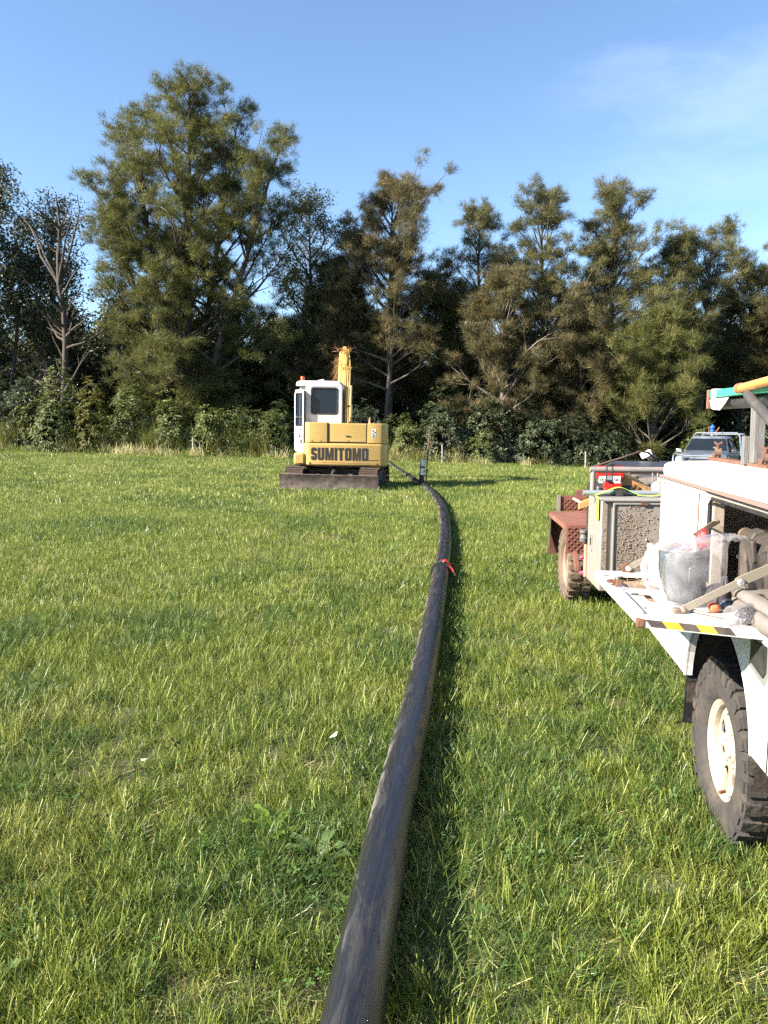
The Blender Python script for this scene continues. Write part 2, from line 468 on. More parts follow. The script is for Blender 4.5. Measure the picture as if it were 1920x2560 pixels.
# the big she-oak left of the excavator: several stems, foliage almost to the ground
sheoak(-11.3, 44, 19.9, 4.9, .32, 17, 'tallest she-oak with a broad many-topped crown of olive foliage left of the excavator', oak_green,
       n=44, ln=.44, wd=.0105, t0=.07, nbr=58, kind='big', sub=2.2, per=3, up0=.25, up1=1.1, pad=.40,
       leaders=[(1.0, .035, .0, .92), (.95, -.14, .02, .80), (.93, .18, .04, .95), (.82, .33, -.02, .95), (.70, -.28, -.04, .9)])
T = dict(kind='tall', sub=1.9, n=34, stems=2, div=.07, pad=.27, up1=1.4)
for (x, y, h, r, r0, sd_, lab, lm, t0, nb, kw) in (
    (-3.4, 47, 11.0, 3.8, .20, 12, 'dark green tree just right of the tallest she-oak, its top behind the excavator cab', oak_olive, .16, 52, {}),
    (0.3, 45, 14.9, 4.9, .21, 13, 'she-oak with a bare lower trunk just right of the excavator boom', oak_brown, .32, 60, dict(up1=1.5)),
    (-1.9, 46.5, 12.6, 3.4, .16, 25, 'slim brown-green tree standing directly behind the excavator boom', oak_brown, .2, 54, dict(up1=1.5)),
    (5.6, 47, 14.2, 3.4, .18, 14, 'slender she-oak with a sparse top, sky on both sides', oak_olive, .30, 46, dict(up1=1.4)),
    (6.5, 42.5, 10.0, 4.4, .13, 15, 'shorter brown she-oak with a pale straight trunk right of the rusty stake', oak_brown, .16, 58, dict(kind='cone', bmat=bark_pale, sub=2.2, stems=1, n=44)),
    (9.4, 46, 14.8, 4.0, .19, 16, 'tall narrow she-oak, left one of the pair of tallest trees on the right', oak_olive, .2, 62, dict(up1=1.5)),
    (13.0, 45, 15.4, 4.6, .2, 18, 'tall pointed she-oak, right one of the pair of tallest trees on the right', oak_olive, .12, 74, dict(up1=1.6)),
    (14.2, 41, 7.9, 4.4, .13, 118, 'low bushy yellow-green she-oak reaching the ground left of the grey utility', oak_green, .04, 70, dict(kind='cone', sub=2.6, up0=.7, up1=1.6, n=42, stems=1)),
    (16.5, 46, 12.8, 3.4, .15, 19, 'thin she-oak with pale top between the tall pair and the gap of sky', oak_olive, .2, 48, dict(up1=1.5)),
    (19.0, 47, 13.0, 3.2, .16, 20, 'open feathery tree above the grey utility with sky through its crown', oak_olive, .38, 42, dict(kind='top', up1=1.5, n=36)),
    (21.6, 47, 10.8, 3.2, .15, 21, 'low spreading tree above the pipe rack with a gap of sky to its left', oak_olive, .33, 40, dict(kind='top', n=36)),
    (23.8, 44, 11.6, 4.2, .17, 22, 'brown-green tree cut by the right edge of the view', oak_brown, .12, 58, dict(up1=1.4)),
    (3.1, 48, 11.0, 3.2, .15, 26, 'mid-height olive tree in the gap right of the excavator boom', oak_olive, .15, 48, {}),
    (10.6, 43.5, 9.4, 3.9, .13, 27, 'brown-olive she-oak filling the foot of the tall pair on the right', oak_brown, .1, 54, dict(kind='cone', sub=2.2))):
    k_ = dict(T); k_.update(kw)
    sheoak(x, y, h, r * .82, r0, sd_, lab, lm, t0=t0, nbr=int(nb * .85), **k_)
# tall open gums on the left
gum(-22.6, 46, 15.2, 3.2, .18, 31, 'tall open gum with pale trunk at the left edge of the view', t0=.36, nbr=34, kind='top', sub=1.9, stems=2, pad=.40, n=12, ln=.24, wd=.085)
gum(-20.4, 48, 13.6, 2.4, .15, 32, 'open gum with forked trunk just left of the dead tree', t0=.36, nbr=32, kind='top', sub=1.9, stems=2, pad=.40, n=12, ln=.24, wd=.085)
gum(-25.6, 45, 13.5, 3.2, .2, 33, 'leafy gum mostly cut off by the left edge of the view', t0=.3, nbr=36, kind='top', sub=1.9, pad=.40, n=12, ln=.24, wd=.085)
gum(-4.4, 49.5, 15.2, 3.2, .2, 34, 'broad-leaved tree peeping out behind the right flank of the tallest she-oak', t0=.25, nbr=48, kind='top', sub=2.0, n=11)

# dead trees
def dead_tree(x, y, Ht, r0, seed, label, nb=22, lean=(0, 0), bm=None, spread=1.0):
    rng = np.random.RandomState(seed); wood = []
    k = 10; z = np.linspace(0, Ht, k)
    wob = np.cumsum(rng.normal(0, .10, (k, 2)), 0)
    pts = np.stack([lean[0] * z + wob[:, 0], lean[1] * z + wob[:, 1], z], 1)
    rs = r0 * (1 - z / Ht) ** .6 + .03; wood.append((pts, rs))
    for i in range(nb):
        t = rng.uniform(.18, .95); a = min(int(t * (k - 1)), k - 2); f = t * (k - 1) - a
        p = pts[a] * (1 - f) + pts[a + 1] * f; az = rng.uniform(0, 6.28)
        L = rng.uniform(.5, 2.6) * (1.15 - t * .5) * spread
        bp = curve_path(rng, p, np.array([math.cos(az), math.sin(az), rng.uniform(.1, 1.2)]), L, 6, .5, .16)
        wood.append((bp, np.linspace(min(.03 * L + .015, rs[a] * .6), .008, 6)))
        for j in range(rng.randint(1, 4)):
            q = bp[rng.randint(2, 5)]
            wood.append((curve_path(rng, q, rng.normal(0, 1, 3) + np.array([0, 0, .6]), L * .4, 4, .3, .18), np.linspace(.016, .005, 4)))
    for az, L in ((.3, 4.6), (2.9, 5.0), (3.8, 3.2), (5.6, 3.6)):      # forked crown of broken limbs
        p = pts[6]; bp = curve_path(rng, p, np.array([math.cos(az) * .62, math.sin(az) * .3, 1.1]), L * Ht / 12, 7, .35, .16)
        wood.append((bp, np.linspace(r0 * .5, .02, 7)))
    return place_tree('dead_tree', x, y, wood, None, None, None, bm or bark_dead, label, 'dead trees at the thicket')
dead_tree(-17.2, 41.9, 13.4, .17, 43, 'tall leafless dead tree with broken limbs left of the tallest she-oak', 44, spread=1.25)
dead_tree(-18.2, 42.4, 4.6, .16, 42, 'short pale dead stub with crooked twigs beside the tall dead tree', 14, bm=bark_pale, spread=1.1)

# the wood behind: a few patterns, repeated
def wood_pattern(seed, Ht, Rd, lm, t0):
    rng = np.random.RandomState(seed)
    w, P, D = grow(rng, Ht, Rd, .16, t0=t0, nbr=42, kind='tall', sub=1.6, per=3, pad=.5)
    V, Fa, t = leaves(rng, P, D, 9, .42, .16, .30)
    return w, (V, Fa), t
pats = []
for i, (h, r, t0) in enumerate(((10.5, 3.0, .05), (9.0, 3.2, .03), (11.5, 2.8, .1), (7.5, 3.2, .02))):
    w, c_, t_ = wood_pattern(60 + i, h, r, dark_leaf, t0)
    V, Fa = wood_mesh(w); tm = np_mesh('trunk', V, Fa, 4); tm.materials.append(bark); tm.shade_smooth()
    cm = np_mesh('crown', c_[0], c_[1], 3); add_tint(cm, t_); cm.materials.append(dark_leaf)
    pats.append((tm, cm))
rngw = np.random.RandomState(5)
for row, (yy, step, n0, n1) in enumerate(((50.5, 3.3, -31, 32), (54.5, 3.6, -36, 38), (59, 4.0, -40, 44))):
    x = n0
    while x < n1:
        px, py = x + rngw.uniform(-1, 1), yy + rngw.uniform(-1.5, 1.5)
        tm, cm = pats[rngw.randint(0, 4)]
        root = empty('background_tree', (px, py, tz(px, py) - .15), rngw.uniform(0, 6.28),
                     'dark leafy tree deep in the wood behind the front row of trees', 'tree', 'trees of the wood behind')
        s = rngw.uniform(.68, .95) * (1.0 if row else .84); root.scale = (s, s, s)
        for nm, me in (('trunk', tm), ('crown', cm)):
            o = bpy.data.objects.new(nm, me); COL.objects.link(o); o.parent = root
        x += step

# ------------------------------------------------------------------ shrubs along the edge
def shrub_mesh(seed, Ht, Rd, n, ln, wd, per=9, top=True):
    rng = np.random.RandomState(seed)
    u = rng.normal(0, 1, (n, 3)); u = unit(u); u[:, 2] = np.abs(u[:, 2])
    rr = rng.uniform(.55, 1.0, (n, 1)) ** .5
    lump = 1 + .18 * np.sin(u[:, :1] * 5 + seed) + .15 * np.cos(u[:, 1:2] * 6 + seed * 2)
    P = u * rr * lump * np.array([Rd, Rd, Ht]) + np.array([0, 0, .05 * Ht])
    D = unit(u + np.array([0, 0, .35]))
    m = len(P)
    az = rng.uniform(0, 6.28, (m, 1)) + np.arange(per)[None, :] * 2 * np.pi / per + rng.normal(0, .2, (m, per))
    a = unit(np.cross(D, rng.normal(0, 1, (m, 3)))); b = np.cross(D, a)
    rad = a[:, None, :] * np.cos(az)[..., None] + b[:, None, :] * np.sin(az)[..., None]
    d = unit(rad + D[:, None, :] * rng.uniform(.1, .9, (m, per, 1)) - np.array([0, 0, .25]))
    L = rng.uniform(.6, 1.15, (m, per, 1)) * ln
    root = P[:, None, :] + rng.normal(0, .05, (m, per, 3))
    side = unit(np.cross(d, D[:, None, :] + rng.normal(0, .25, (m, per, 3)))) * wd / 2
    mid = root + d * L * .45 + np.array([0, 0, .02])
    tip = root + d * L - np.array([0, 0, 1]) * L * .22
    V = np.stack([root, mid - side, tip, mid + side], 2).reshape(-1, 3)
    q = np.arange(0, len(V), 4)[:, None]
    Fa = np.concatenate([q + [0, 1, 2], q + [0, 2, 3]], 1).reshape(-1, 3)
    tint = np.clip(rng.normal(.45, .2, (m, 1, 1)) + rng.normal(0, .15, (m, per, 1)), 0, 1) + np.zeros((m, per, 4))
    wood = []
    for i in range(9):
        az0 = rng.uniform(0, 6.28); q0 = np.array([rng.normal(0, .1) * Rd, rng.normal(0, .1) * Rd, 0])
        e = P[rng.randint(0, m)] * .92
        mid0 = (q0 + e) / 2 + np.array([0, 0, .15 * Ht])
        wood.append((np.array([q0, mid0, e]), np.array([.03, .02, .008])))
    return (V, Fa, tint.reshape(-1)), wood
def shrub(name, x, y, Ht, Rd, n, ln, wd, seed, lmat, label, group, per=9):
    (V, Fa, t), w = shrub_mesh(seed, Ht, Rd, n, ln, wd, per)
    root = empty(name, (x, y, tz(x, y) - .05), 0, label, 'shrub', group)
    me = np_mesh('foliage', V, Fa, 3); add_tint(me, t); link('foliage', me, lmat, root)
    V, Fa = wood_mesh(w); link('stems', np_mesh('stems', V, Fa, 4), bark, root, True)
    return root
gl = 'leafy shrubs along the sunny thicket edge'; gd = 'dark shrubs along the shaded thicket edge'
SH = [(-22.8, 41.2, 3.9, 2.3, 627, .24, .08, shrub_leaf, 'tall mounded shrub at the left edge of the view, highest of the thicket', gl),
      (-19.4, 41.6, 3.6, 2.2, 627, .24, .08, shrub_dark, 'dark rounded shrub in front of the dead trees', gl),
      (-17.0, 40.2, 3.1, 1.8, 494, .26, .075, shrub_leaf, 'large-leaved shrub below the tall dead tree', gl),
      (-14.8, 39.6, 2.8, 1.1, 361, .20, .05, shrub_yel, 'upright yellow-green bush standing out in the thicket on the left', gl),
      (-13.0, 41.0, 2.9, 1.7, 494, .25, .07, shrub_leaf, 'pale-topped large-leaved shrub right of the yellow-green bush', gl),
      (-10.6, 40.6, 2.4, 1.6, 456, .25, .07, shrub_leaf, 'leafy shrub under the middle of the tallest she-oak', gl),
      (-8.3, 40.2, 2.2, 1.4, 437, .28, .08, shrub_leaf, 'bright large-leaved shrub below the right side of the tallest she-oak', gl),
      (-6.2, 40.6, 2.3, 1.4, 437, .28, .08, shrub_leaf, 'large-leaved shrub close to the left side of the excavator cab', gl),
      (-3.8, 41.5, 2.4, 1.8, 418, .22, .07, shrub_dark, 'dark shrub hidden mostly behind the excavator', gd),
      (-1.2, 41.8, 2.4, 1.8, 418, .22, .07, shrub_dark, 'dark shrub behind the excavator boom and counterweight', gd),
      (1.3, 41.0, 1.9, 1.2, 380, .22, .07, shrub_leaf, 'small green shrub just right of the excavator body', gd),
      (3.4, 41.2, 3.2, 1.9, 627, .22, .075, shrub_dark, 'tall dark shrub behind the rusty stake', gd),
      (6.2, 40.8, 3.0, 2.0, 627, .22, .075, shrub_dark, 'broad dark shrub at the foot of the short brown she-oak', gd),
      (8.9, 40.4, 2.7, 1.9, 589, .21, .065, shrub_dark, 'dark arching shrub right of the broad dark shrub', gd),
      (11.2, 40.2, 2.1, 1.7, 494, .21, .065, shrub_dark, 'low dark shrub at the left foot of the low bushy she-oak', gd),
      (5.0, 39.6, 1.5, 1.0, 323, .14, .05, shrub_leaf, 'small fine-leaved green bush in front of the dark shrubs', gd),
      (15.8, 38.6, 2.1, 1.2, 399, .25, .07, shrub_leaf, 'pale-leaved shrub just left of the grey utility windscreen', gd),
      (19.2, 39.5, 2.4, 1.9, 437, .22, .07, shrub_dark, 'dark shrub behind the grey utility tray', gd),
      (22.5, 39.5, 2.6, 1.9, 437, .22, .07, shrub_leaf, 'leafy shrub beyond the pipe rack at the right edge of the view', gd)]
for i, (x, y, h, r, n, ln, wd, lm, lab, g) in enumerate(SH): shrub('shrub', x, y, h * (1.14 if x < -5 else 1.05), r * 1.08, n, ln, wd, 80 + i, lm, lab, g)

# small fence posts half lost in the weeds
post_m = mat('old_post', (.42, .40, .36), .8, col2=(.22, .20, .18), scale=9)
for x, y, h, lab in ((-14.2, 39.2, 1.15, 'thin grey fence post in the weeds below the yellow-green bush'),
                     (-9.6, 38.9, 1.1, 'thin grey fence post in the weeds below the tallest she-oak'),
                     (2.9, 38.6, 1.05, 'thin grey fence post in the weeds right of the rusty stake'),
                     (9.8, 37.6, 1.0, 'thin grey fence post at the shaded field edge above the trailer')):
    r_ = empty('fence_post', (x, y, tz(x, y) - .1), 0, lab, 'fence post', 'fence posts along the field edge')
    MB().tube([(0, 0, 0), (.01, 0, h * .5), (0, .01, h)], .035, 7).build('post', post_m, r_, True)
    for q in (.8, .45): MB().box((0, -.04, h * q), (.06, .02, .02)).build('wire_staple', post_m, r_)

def fallen_branch(x, y, L, rz, seed, label):
    rng = np.random.RandomState(seed); w = []
    main = curve_path(rng, np.array([0, 0, .08]), np.array([1, 0, .12]), L, 7, .05, .10); w.append((main, np.linspace(.045, .012, 7)))
    for j in range(7):
        q = main[rng.randint(2, 6)]; w.append((curve_path(rng, q, np.array([.6, rng.normal(0, .7), rng.uniform(.1, .9)]), L * rng.uniform(.2, .4), 5, .2, .14), np.linspace(.02, .006, 5)))
    V, Fa = wood_mesh(w); r_ = empty('fallen_branch', (x, y, tz(x, y)), rz, label, 'branch', 'dead branches at the thicket edge')
    link('branch_wood', np_mesh('branch_wood', V, Fa, 4), bark_pale, r_, True)
fallen_branch(-7.6, 38.9, 2.6, .5, 1, 'pale fallen branch in the weeds left of the excavator')
fallen_branch(7.4, 39.0, 2.4, 2.4, 2, 'pale fallen branch below the dark shrubs right of the stake')
fallen_branch(11.8, 39.0, 2.2, .9, 3, 'pale twiggy branch sticking up left of the low bushy she-oak')
# ------------------------------------------------------------------ grass
def tuft_mesh(name, seed, n, rad, h0, h1, wd, lean=.35, seg=3, flat=0.0, dry=0.0, cut=0.5):
    """a tuft of curved blades, some with cut-off tips"""
    rng = np.random.RandomState(seed); V = []; Fa = []; T = []
    for i in range(n):
        a = rng.uniform(0, 6.283); rr = rad * math.sqrt(rng.rand())
        p = np.array([rr * math.cos(a), rr * math.sin(a), -.005])
        d = np.array([rng.normal(0, lean), rng.normal(0, lean), 1.0])
        if rng.rand() < flat: d = np.array([rng.normal(0, 1), rng.normal(0, 1), rng.uniform(.05, .35)]); 
        d /= np.linalg.norm(d)
        h = rng.uniform(h0, h1); fa = rng.uniform(0, 6.283); s = np.array([math.cos(fa), math.sin(fa), 0]) * wd * rng.uniform(.6, 1.2) / 2
        droop = rng.uniform(0, .9); tint = np.clip(rng.normal(.45 + dry, .30), 0, 1)
        end = .55 if rng.rand() < cut else .05
        b = len(V)
        for k in range(seg + 1):
            t = k / seg
            V.append(p - s * (1 - t * (1 - end))); V.append(p + s * (1 - t * (1 - end)))
            T += [np.clip(tint + .12 * (t - .5), 0, 1)] * 2
            d = d + np.array([s[1], -s[0], 0]) / (wd + 1e-6) * droop * .5 - np.array([0, 0, droop * .16]); d /= np.linalg.norm(d)
            p = p + d * h / seg; p[2] = max(p[2], .004)
        for k in range(seg): Fa.append([b + 2 * k, b + 2 * k + 1, b + 2 * k + 3, b + 2 * k + 2])
    me = np_mesh(name, np.array(V), np.array(Fa), 4); add_tint(me, T)
    return me

def clover_mesh(name, seed, n):
    rng = np.random.RandomState(seed); V = []; Fa = []; T = []
    for i in range(n):
        c = np.array([rng.normal(0, .05), rng.normal(0, .05), rng.uniform(.02, .06)]); tint = rng.uniform(.1, .6); r0 = rng.uniform(.005, .010)
        a0 = rng.uniform(0, 6.28); tilt = rng.normal(0, .35, 2)
        for j in range(3):
            a = a0 + j * 2.094; b = len(V)
            for (r, da) in ((0, 0), (r0 * .8, -.5), (r0 * 1.5, -.28), (r0 * 1.5, .28), (r0 * .8, .5)):
                q = np.array([r * math.cos(a + da), r * math.sin(a + da), 0]); q[2] = q[0] * tilt[0] + q[1] * tilt[1]
                V.append(c + q); T.append(tint)
            Fa.append([b, b + 1, b + 2, b + 3]); Fa.append([b, b + 3, b + 4, b + 4])
    Fa = [f if f[2] != f[3] else [f[0], f[1], f[2], f[0]] for f in Fa]
    V = np.array(V); tri = []
    for f in Fa:
        if f[3] == f[0]: tri.append(f[:3])
        else: tri += [[f[0], f[1], f[2]], [f[0], f[2], f[3]]]
    me = np_mesh(name, V, np.array(tri), 3); add_tint(me, T); return me

grass_m = leaf_mat('grass_blade', (0.036, 0.074, 0.012), (0.238, 0.288, 0.048), (0.60, 0.60, 0.22), .36, .45, inst=True,
                   nscale=.9, ndry=(0.36, 0.33, 0.12), nlo=.52, nhi=.98)
lush_m = leaf_mat('lush_blade', (0.026, 0.062, 0.015), (0.115, 0.180, 0.038), (0.32, 0.37, 0.13), .32, .36, inst=True)
straw_m = leaf_mat('straw_blade', (0.20, 0.20, 0.06), (0.40, 0.36, 0.15), (0.55, 0.49, 0.27), .25, .6, inst=True)
clover_m = leaf_mat('clover_leaf', (0.035, 0.090, 0.020), (0.10, 0.20, 0.04), None, .35, .6, inst=True)
weed_m = leaf_mat('tall_weed_blade', (0.095, 0.105, 0.024), (0.25, 0.24, 0.07), (0.38, 0.30, 0.14), .35, .6, inst=True)

def proto_collection(name, meshes, m):
    c = bpy.data.collections.new(name)
    for i, me in enumerate(meshes):
        me.materials.append(m if not isinstance(m, list) else m[i])
        c.objects.link(bpy.data.objects.new('%s_%02d' % (name, i), me))
    return c

def scatter(name, P, rot, scale, idx, coll, label, cat='grass'):
    """one 'stuff' object: points that carry tufts"""
    me = bpy.data.meshes.new(name); me.vertices.add(len(P)); me.vertices.foreach_set('co', np.asarray(P, np.float32).ravel())
    a = me.attributes.new('rot', 'FLOAT_VECTOR', 'POINT'); a.data.foreach_set('vector', np.asarray(rot, np.float32).ravel())
    a = me.attributes.new('scl', 'FLOAT', 'POINT'); a.data.foreach_set('value', np.asarray(scale, np.float32))
    a = me.attributes.new('idx', 'INT', 'POINT'); a.data.foreach_set('value', np.asarray(idx, np.int32))
    o = bpy.data.objects.new(name, me); COL.objects.link(o)
    ng = bpy.data.node_groups.new(name, 'GeometryNodeTree')
    ng.interface.new_socket('Geometry', in_out='INPUT', socket_type='NodeSocketGeometry')
    ng.interface.new_socket('Geometry', in_out='OUTPUT', socket_type='NodeSocketGeometry')
    n, l = ng.nodes, ng.links
    gi, go = n.new('NodeGroupInput'), n.new('NodeGroupOutput')
    ci = n.new('GeometryNodeCollectionInfo'); ci.inputs['Collection'].default_value = coll
    ci.inputs['Separate Children'].default_value = True; ci.inputs['Reset Children'].default_value = True
    ip = n.new('GeometryNodeInstanceOnPoints'); ip.inputs['Pick Instance'].default_value = True
    def att(nm, ty):
        q = n.new('GeometryNodeInputNamedAttribute'); q.data_type = ty; q.inputs['Name'].default_value = nm; return q.outputs['Attribute']
    l.new(gi.outputs[0], ip.inputs['Points']); l.new(ci.outputs[0], ip.inputs['Instance'])
    l.new(att('idx', 'INT'), ip.inputs['Instance Index']); l.new(att('rot', 'FLOAT_VECTOR'), ip.inputs['Rotation'])
    l.new(att('scl', 'FLOAT'), ip.inputs['Scale']); l.new(ip.outputs[0], go.inputs[0])
    md = o.modifiers.new('scatter', 'NODES'); md.node_group = ng
    return tag(o, label, cat, None, 'stuff')

rg = np.random.RandomState(99)
def vnoise(x, y, s, seed):
    """cheap smooth value noise"""
    r = np.random.RandomState(seed); G = r.rand(128, 128)
    u, v = x / s + 1000, y / s + 1000
    i, j = np.floor(u).astype(int), np.floor(v).astype(int); fu, fv = u - i, v - j
    fu = fu * fu * (3 - 2 * fu); fv = fv * fv * (3 - 2 * fv)
    g = lambda a, b: G[a % 128, b % 128]
    return (g(i, j) * (1 - fu) + g(i + 1, j) * fu) * (1 - fv) + (g(i, j + 1) * (1 - fu) + g(i + 1, j + 1) * fu) * fv

def zone(y0, y1, dens, wide=.60, pad=.9):
    n = int(dens * (y1 - y0) * (wide * (y0 + y1) + 2 * pad))
    y = rg.uniform(y0 ** 2, y1 ** 2, n) ** .5
    x = rg.uniform(-1, 1, n) * (wide * y + pad)
    return x, y
def rots(n, tilt=.12):
    return np.stack([rg.normal(0, tilt, n), rg.normal(0, tilt, n), rg.uniform(0, 6.283, n)], 1)

# near field, middle field, far field
near = [tuft_mesh('t', 200 + i, 13, .032, .03, .085 + .012 * i, .0028 + .0003 * i, .42, 3, flat=.38, dry=.10 - .05 * i, cut=.7) for i in range(5)]
near += [tuft_mesh('t', 210 + i, 15, .05, .05, .13, .0042, .7, 4, flat=.35, dry=-.12, cut=.2) for i in range(3)]
clip = [tuft_mesh('t', 220 + i, 9, .06, .03, .09, .0036, .3, 2, flat=1.0, dry=.2) for i in range(2)]
cl = [clover_mesh('t', 230 + i, 7) for i in range(2)]
cnear = proto_collection('grass_tuft', near + clip + cl, [grass_m] * 5 + [lush_m] * 3 + [straw_m] * 2 + [clover_m] * 2)
def near_field(y0, y1, dens, sc):
    x, y = zone(y0, y1, dens)
    n = len(x); p = vnoise(x, y, .55, 3) * .6 + vnoise(x, y, .17, 4) * .4; q = vnoise(x, y, 1.1, 8) * .6 + vnoise(x, y, .25, 12) * .4
    hole = vnoise(x, y, .075, 15) * .7 + vnoise(x, y, .3, 16) * .3
    keep = (rg.rand(n) > np.clip((.32 - q) * 3.0, 0, .7)) & (rg.rand(n) > np.clip((.44 - hole) * 5, 0, .93))
    lush = rg.rand(n) < np.clip((p - .44) * 2.8, .06, .7)
    lush |= rg.rand(n) < .9 * np.exp(-(((x + .30) / .50) ** 2 + ((y - 2.45) / .34) ** 2)) + .5 * np.exp(-(((x + .55) / .5) ** 2 + ((y - 3.9) / .3) ** 2))
    idx = np.where(lush, 5 + rg.randint(0, 3, n), rg.randint(0, 5, n))
    k = rg.rand(n); idx = np.where(k < .09 + .18 * (q < .40), 8 + rg.randint(0, 2, n), idx)
    idx = np.where((k > .975) & (p > .45), 10 + rg.randint(0, 2, n), idx)
    s = rg.uniform(.75, 1.25, n) * sc * np.where(lush, .8 + .5 * p, 1.0)
    x, y, idx, s = x[keep], y[keep], idx[keep], s[keep]
    return np.stack([x, y, terrain(x, y)], 1), s, idx
A = [near_field(1.1, 3.2, 3500, .92), near_field(3.2, 6.5, 1900, 1.0)]
P = np.concatenate([a[0] for a in A]); S = np.concatenate([a[1] for a in A]); I = np.concatenate([a[2] for a in A])
scatter('near_grass', P, rots(len(P)), S, I, cnear, 'freshly mown green grass around the black pipe in front')

mid = [tuft_mesh('t', 240 + i, 30, .10, .045, .095, .0062, .36, 2, flat=.2) for i in range(4)]
mid += [tuft_mesh('t', 250 + i, 26, .12, .07, .13, .007, .45, 2, flat=.15, dry=-.1, cut=.2) for i in range(2)]
mid += [tuft_mesh('t', 255, 16, .12, .05, .10, .007, .3, 2, flat=1, dry=.15)]
cmid = proto_collection('field_tuft', mid, [grass_m] * 4 + [lush_m] * 2 + [straw_m])
far = [tuft_mesh('t', 260 + i, 40, .24, .05, .14, .0105, .38, 2, flat=.15) for i in range(4)]
far += [tuft_mesh('t', 270 + i, 24, .26, .09, .17, .018, .42, 2, flat=.1, dry=-.1, cut=.2) for i in range(2)]
far += [tuft_mesh('t', 275, 20, .24, .05, .10, .014, .35, 2, flat=.8, dry=.1)]
cfar = proto_collection('distant_tuft', far, [grass_m] * 4 + [lush_m] * 2 + [straw_m])
def field(y0, y1, dens, sc):
    x, y = zone(y0, y1, dens, .62, 1.2); n = len(x)
    p = vnoise(x, y, 1.3, 5) * .6 + vnoise(x, y, .5, 6) * .4; q = vnoise(x, y, 2.4, 9)
    lush = rg.rand(n) < np.clip((p - .48) * 2.0, .05, .45)
    idx = np.where(lush, 4 + rg.randint(0, 2, n), rg.randint(0, 4, n))
    idx = np.where(rg.rand(n) < .05 + .12 * (q < .35), 6, idx)
    return np.stack([x, y, terrain(x, y)], 1), rg.uniform(.75, 1.25, n) * sc, idx
def group_scatter(name, zones, coll, label):
    A = [field(*z) for z in zones]
    P = np.concatenate([a[0] for a in A]); S = np.concatenate([a[1] for a in A]); I = np.concatenate([a[2] for a in A])
    scatter(name, P, rots(len(P), .1), S, I, coll, label)
group_scatter('field_grass', [(6.5, 10, 360, .88), (10, 15, 230, 1.0)], cmid, 'short mown paddock grass between the trailer and the excavator')
group_scatter('distant_grass', [(15, 24, 62, .9), (24, 41, 34, 1.1)], cfar, 'short sunlit paddock grass reaching to the trees')

# rank weeds and dry grass along the field edge
tall = [tuft_mesh('t', 280 + i, 34, .28, .35, .95, .022, .22, 3, dry=.05) for i in range(3)]
tall += [tuft_mesh('t', 285 + i, 34, .34, .25, .7, .022, .35, 3, dry=.4) for i in range(2)]
tall += [tuft_mesh('t', 288, 40, .4, .2, .5, .02, .5, 3, dry=-.1)]
ctall = proto_collection('weed_tuft', tall, [weed_m] * 3 + [straw_m, straw_m, grass_m])
n = 2600
x = rg.uniform(-30, 27, n); y = 38.6 + rg.uniform(-.4, 3.5, n) + .6 * np.sin(x * .7)
keep = rg.rand(n) < np.where(x < -2, .95, np.where(x < 4, .7, .4)) * (.35 + .65 * vnoise(x, y, 2.2, 14)) * 1.2
x, y = x[keep], y[keep]; n = len(x)
idx = np.where(y < 39.2, rg.choice([5, 5, 4], n), rg.choice([0, 1, 2, 3, 4], n))
scatter('edge_weeds', np.stack([x, y, terrain(x, y)], 1), rots(n, .1), rg.uniform(.7, 1.35, n) * np.where(x > 4, .7, 1), idx, ctall,
        'rank weeds and dry grass along the far field edge')
n = 900
x = rg.uniform(-28, -5, n); y = rg.uniform(39.2, 40.6, n); kp = vnoise(x, y, 1.6, 21) > .42; x, y = x[kp], y[kp]; n = len(x)
reed = [tuft_mesh('t', 290 + i, 40, .30, .9, 2.0, .028, .14, 4, dry=-.05 + .1 * i, cut=0) for i in range(3)]
creed = proto_collection('reed_tuft', reed, leaf_mat('reed_blade', (0.085, 0.110, 0.024), (0.22, 0.235, 0.06), (0.34, 0.29, 0.11), .4, .6, inst=True))
scatter('tall_reeds', np.stack([x, y, terrain(x, y)], 1), rots(n, .08), rg.uniform(.55, 1.15, n), rg.randint(0, 3, n), creed,
        'tall yellow-green reeds in front of the thicket on the left')
# leaf-litter and low growth on the floor of the wood
n = 2600
x = rg.uniform(-38, 40, n); y = rg.uniform(42, 62, n)
und = []
for i in range(3):
    (V, Fa, t), w_ = shrub_mesh(300 + i, 1.3, .9, 70, .34, .12)
    me = np_mesh('u', V, Fa, 3); add_tint(me, t); und.append(me)
cund = proto_collection('undergrowth_clump', und, dark_leaf)
scatter('undergrowth', np.stack([x, y, terrain(x, y)], 1), rots(n, .1), rg.uniform(.7, 1.5, n), rg.randint(0, 3, n), cund,
        'dark undergrowth on the floor of the wood', 'undergrowth')

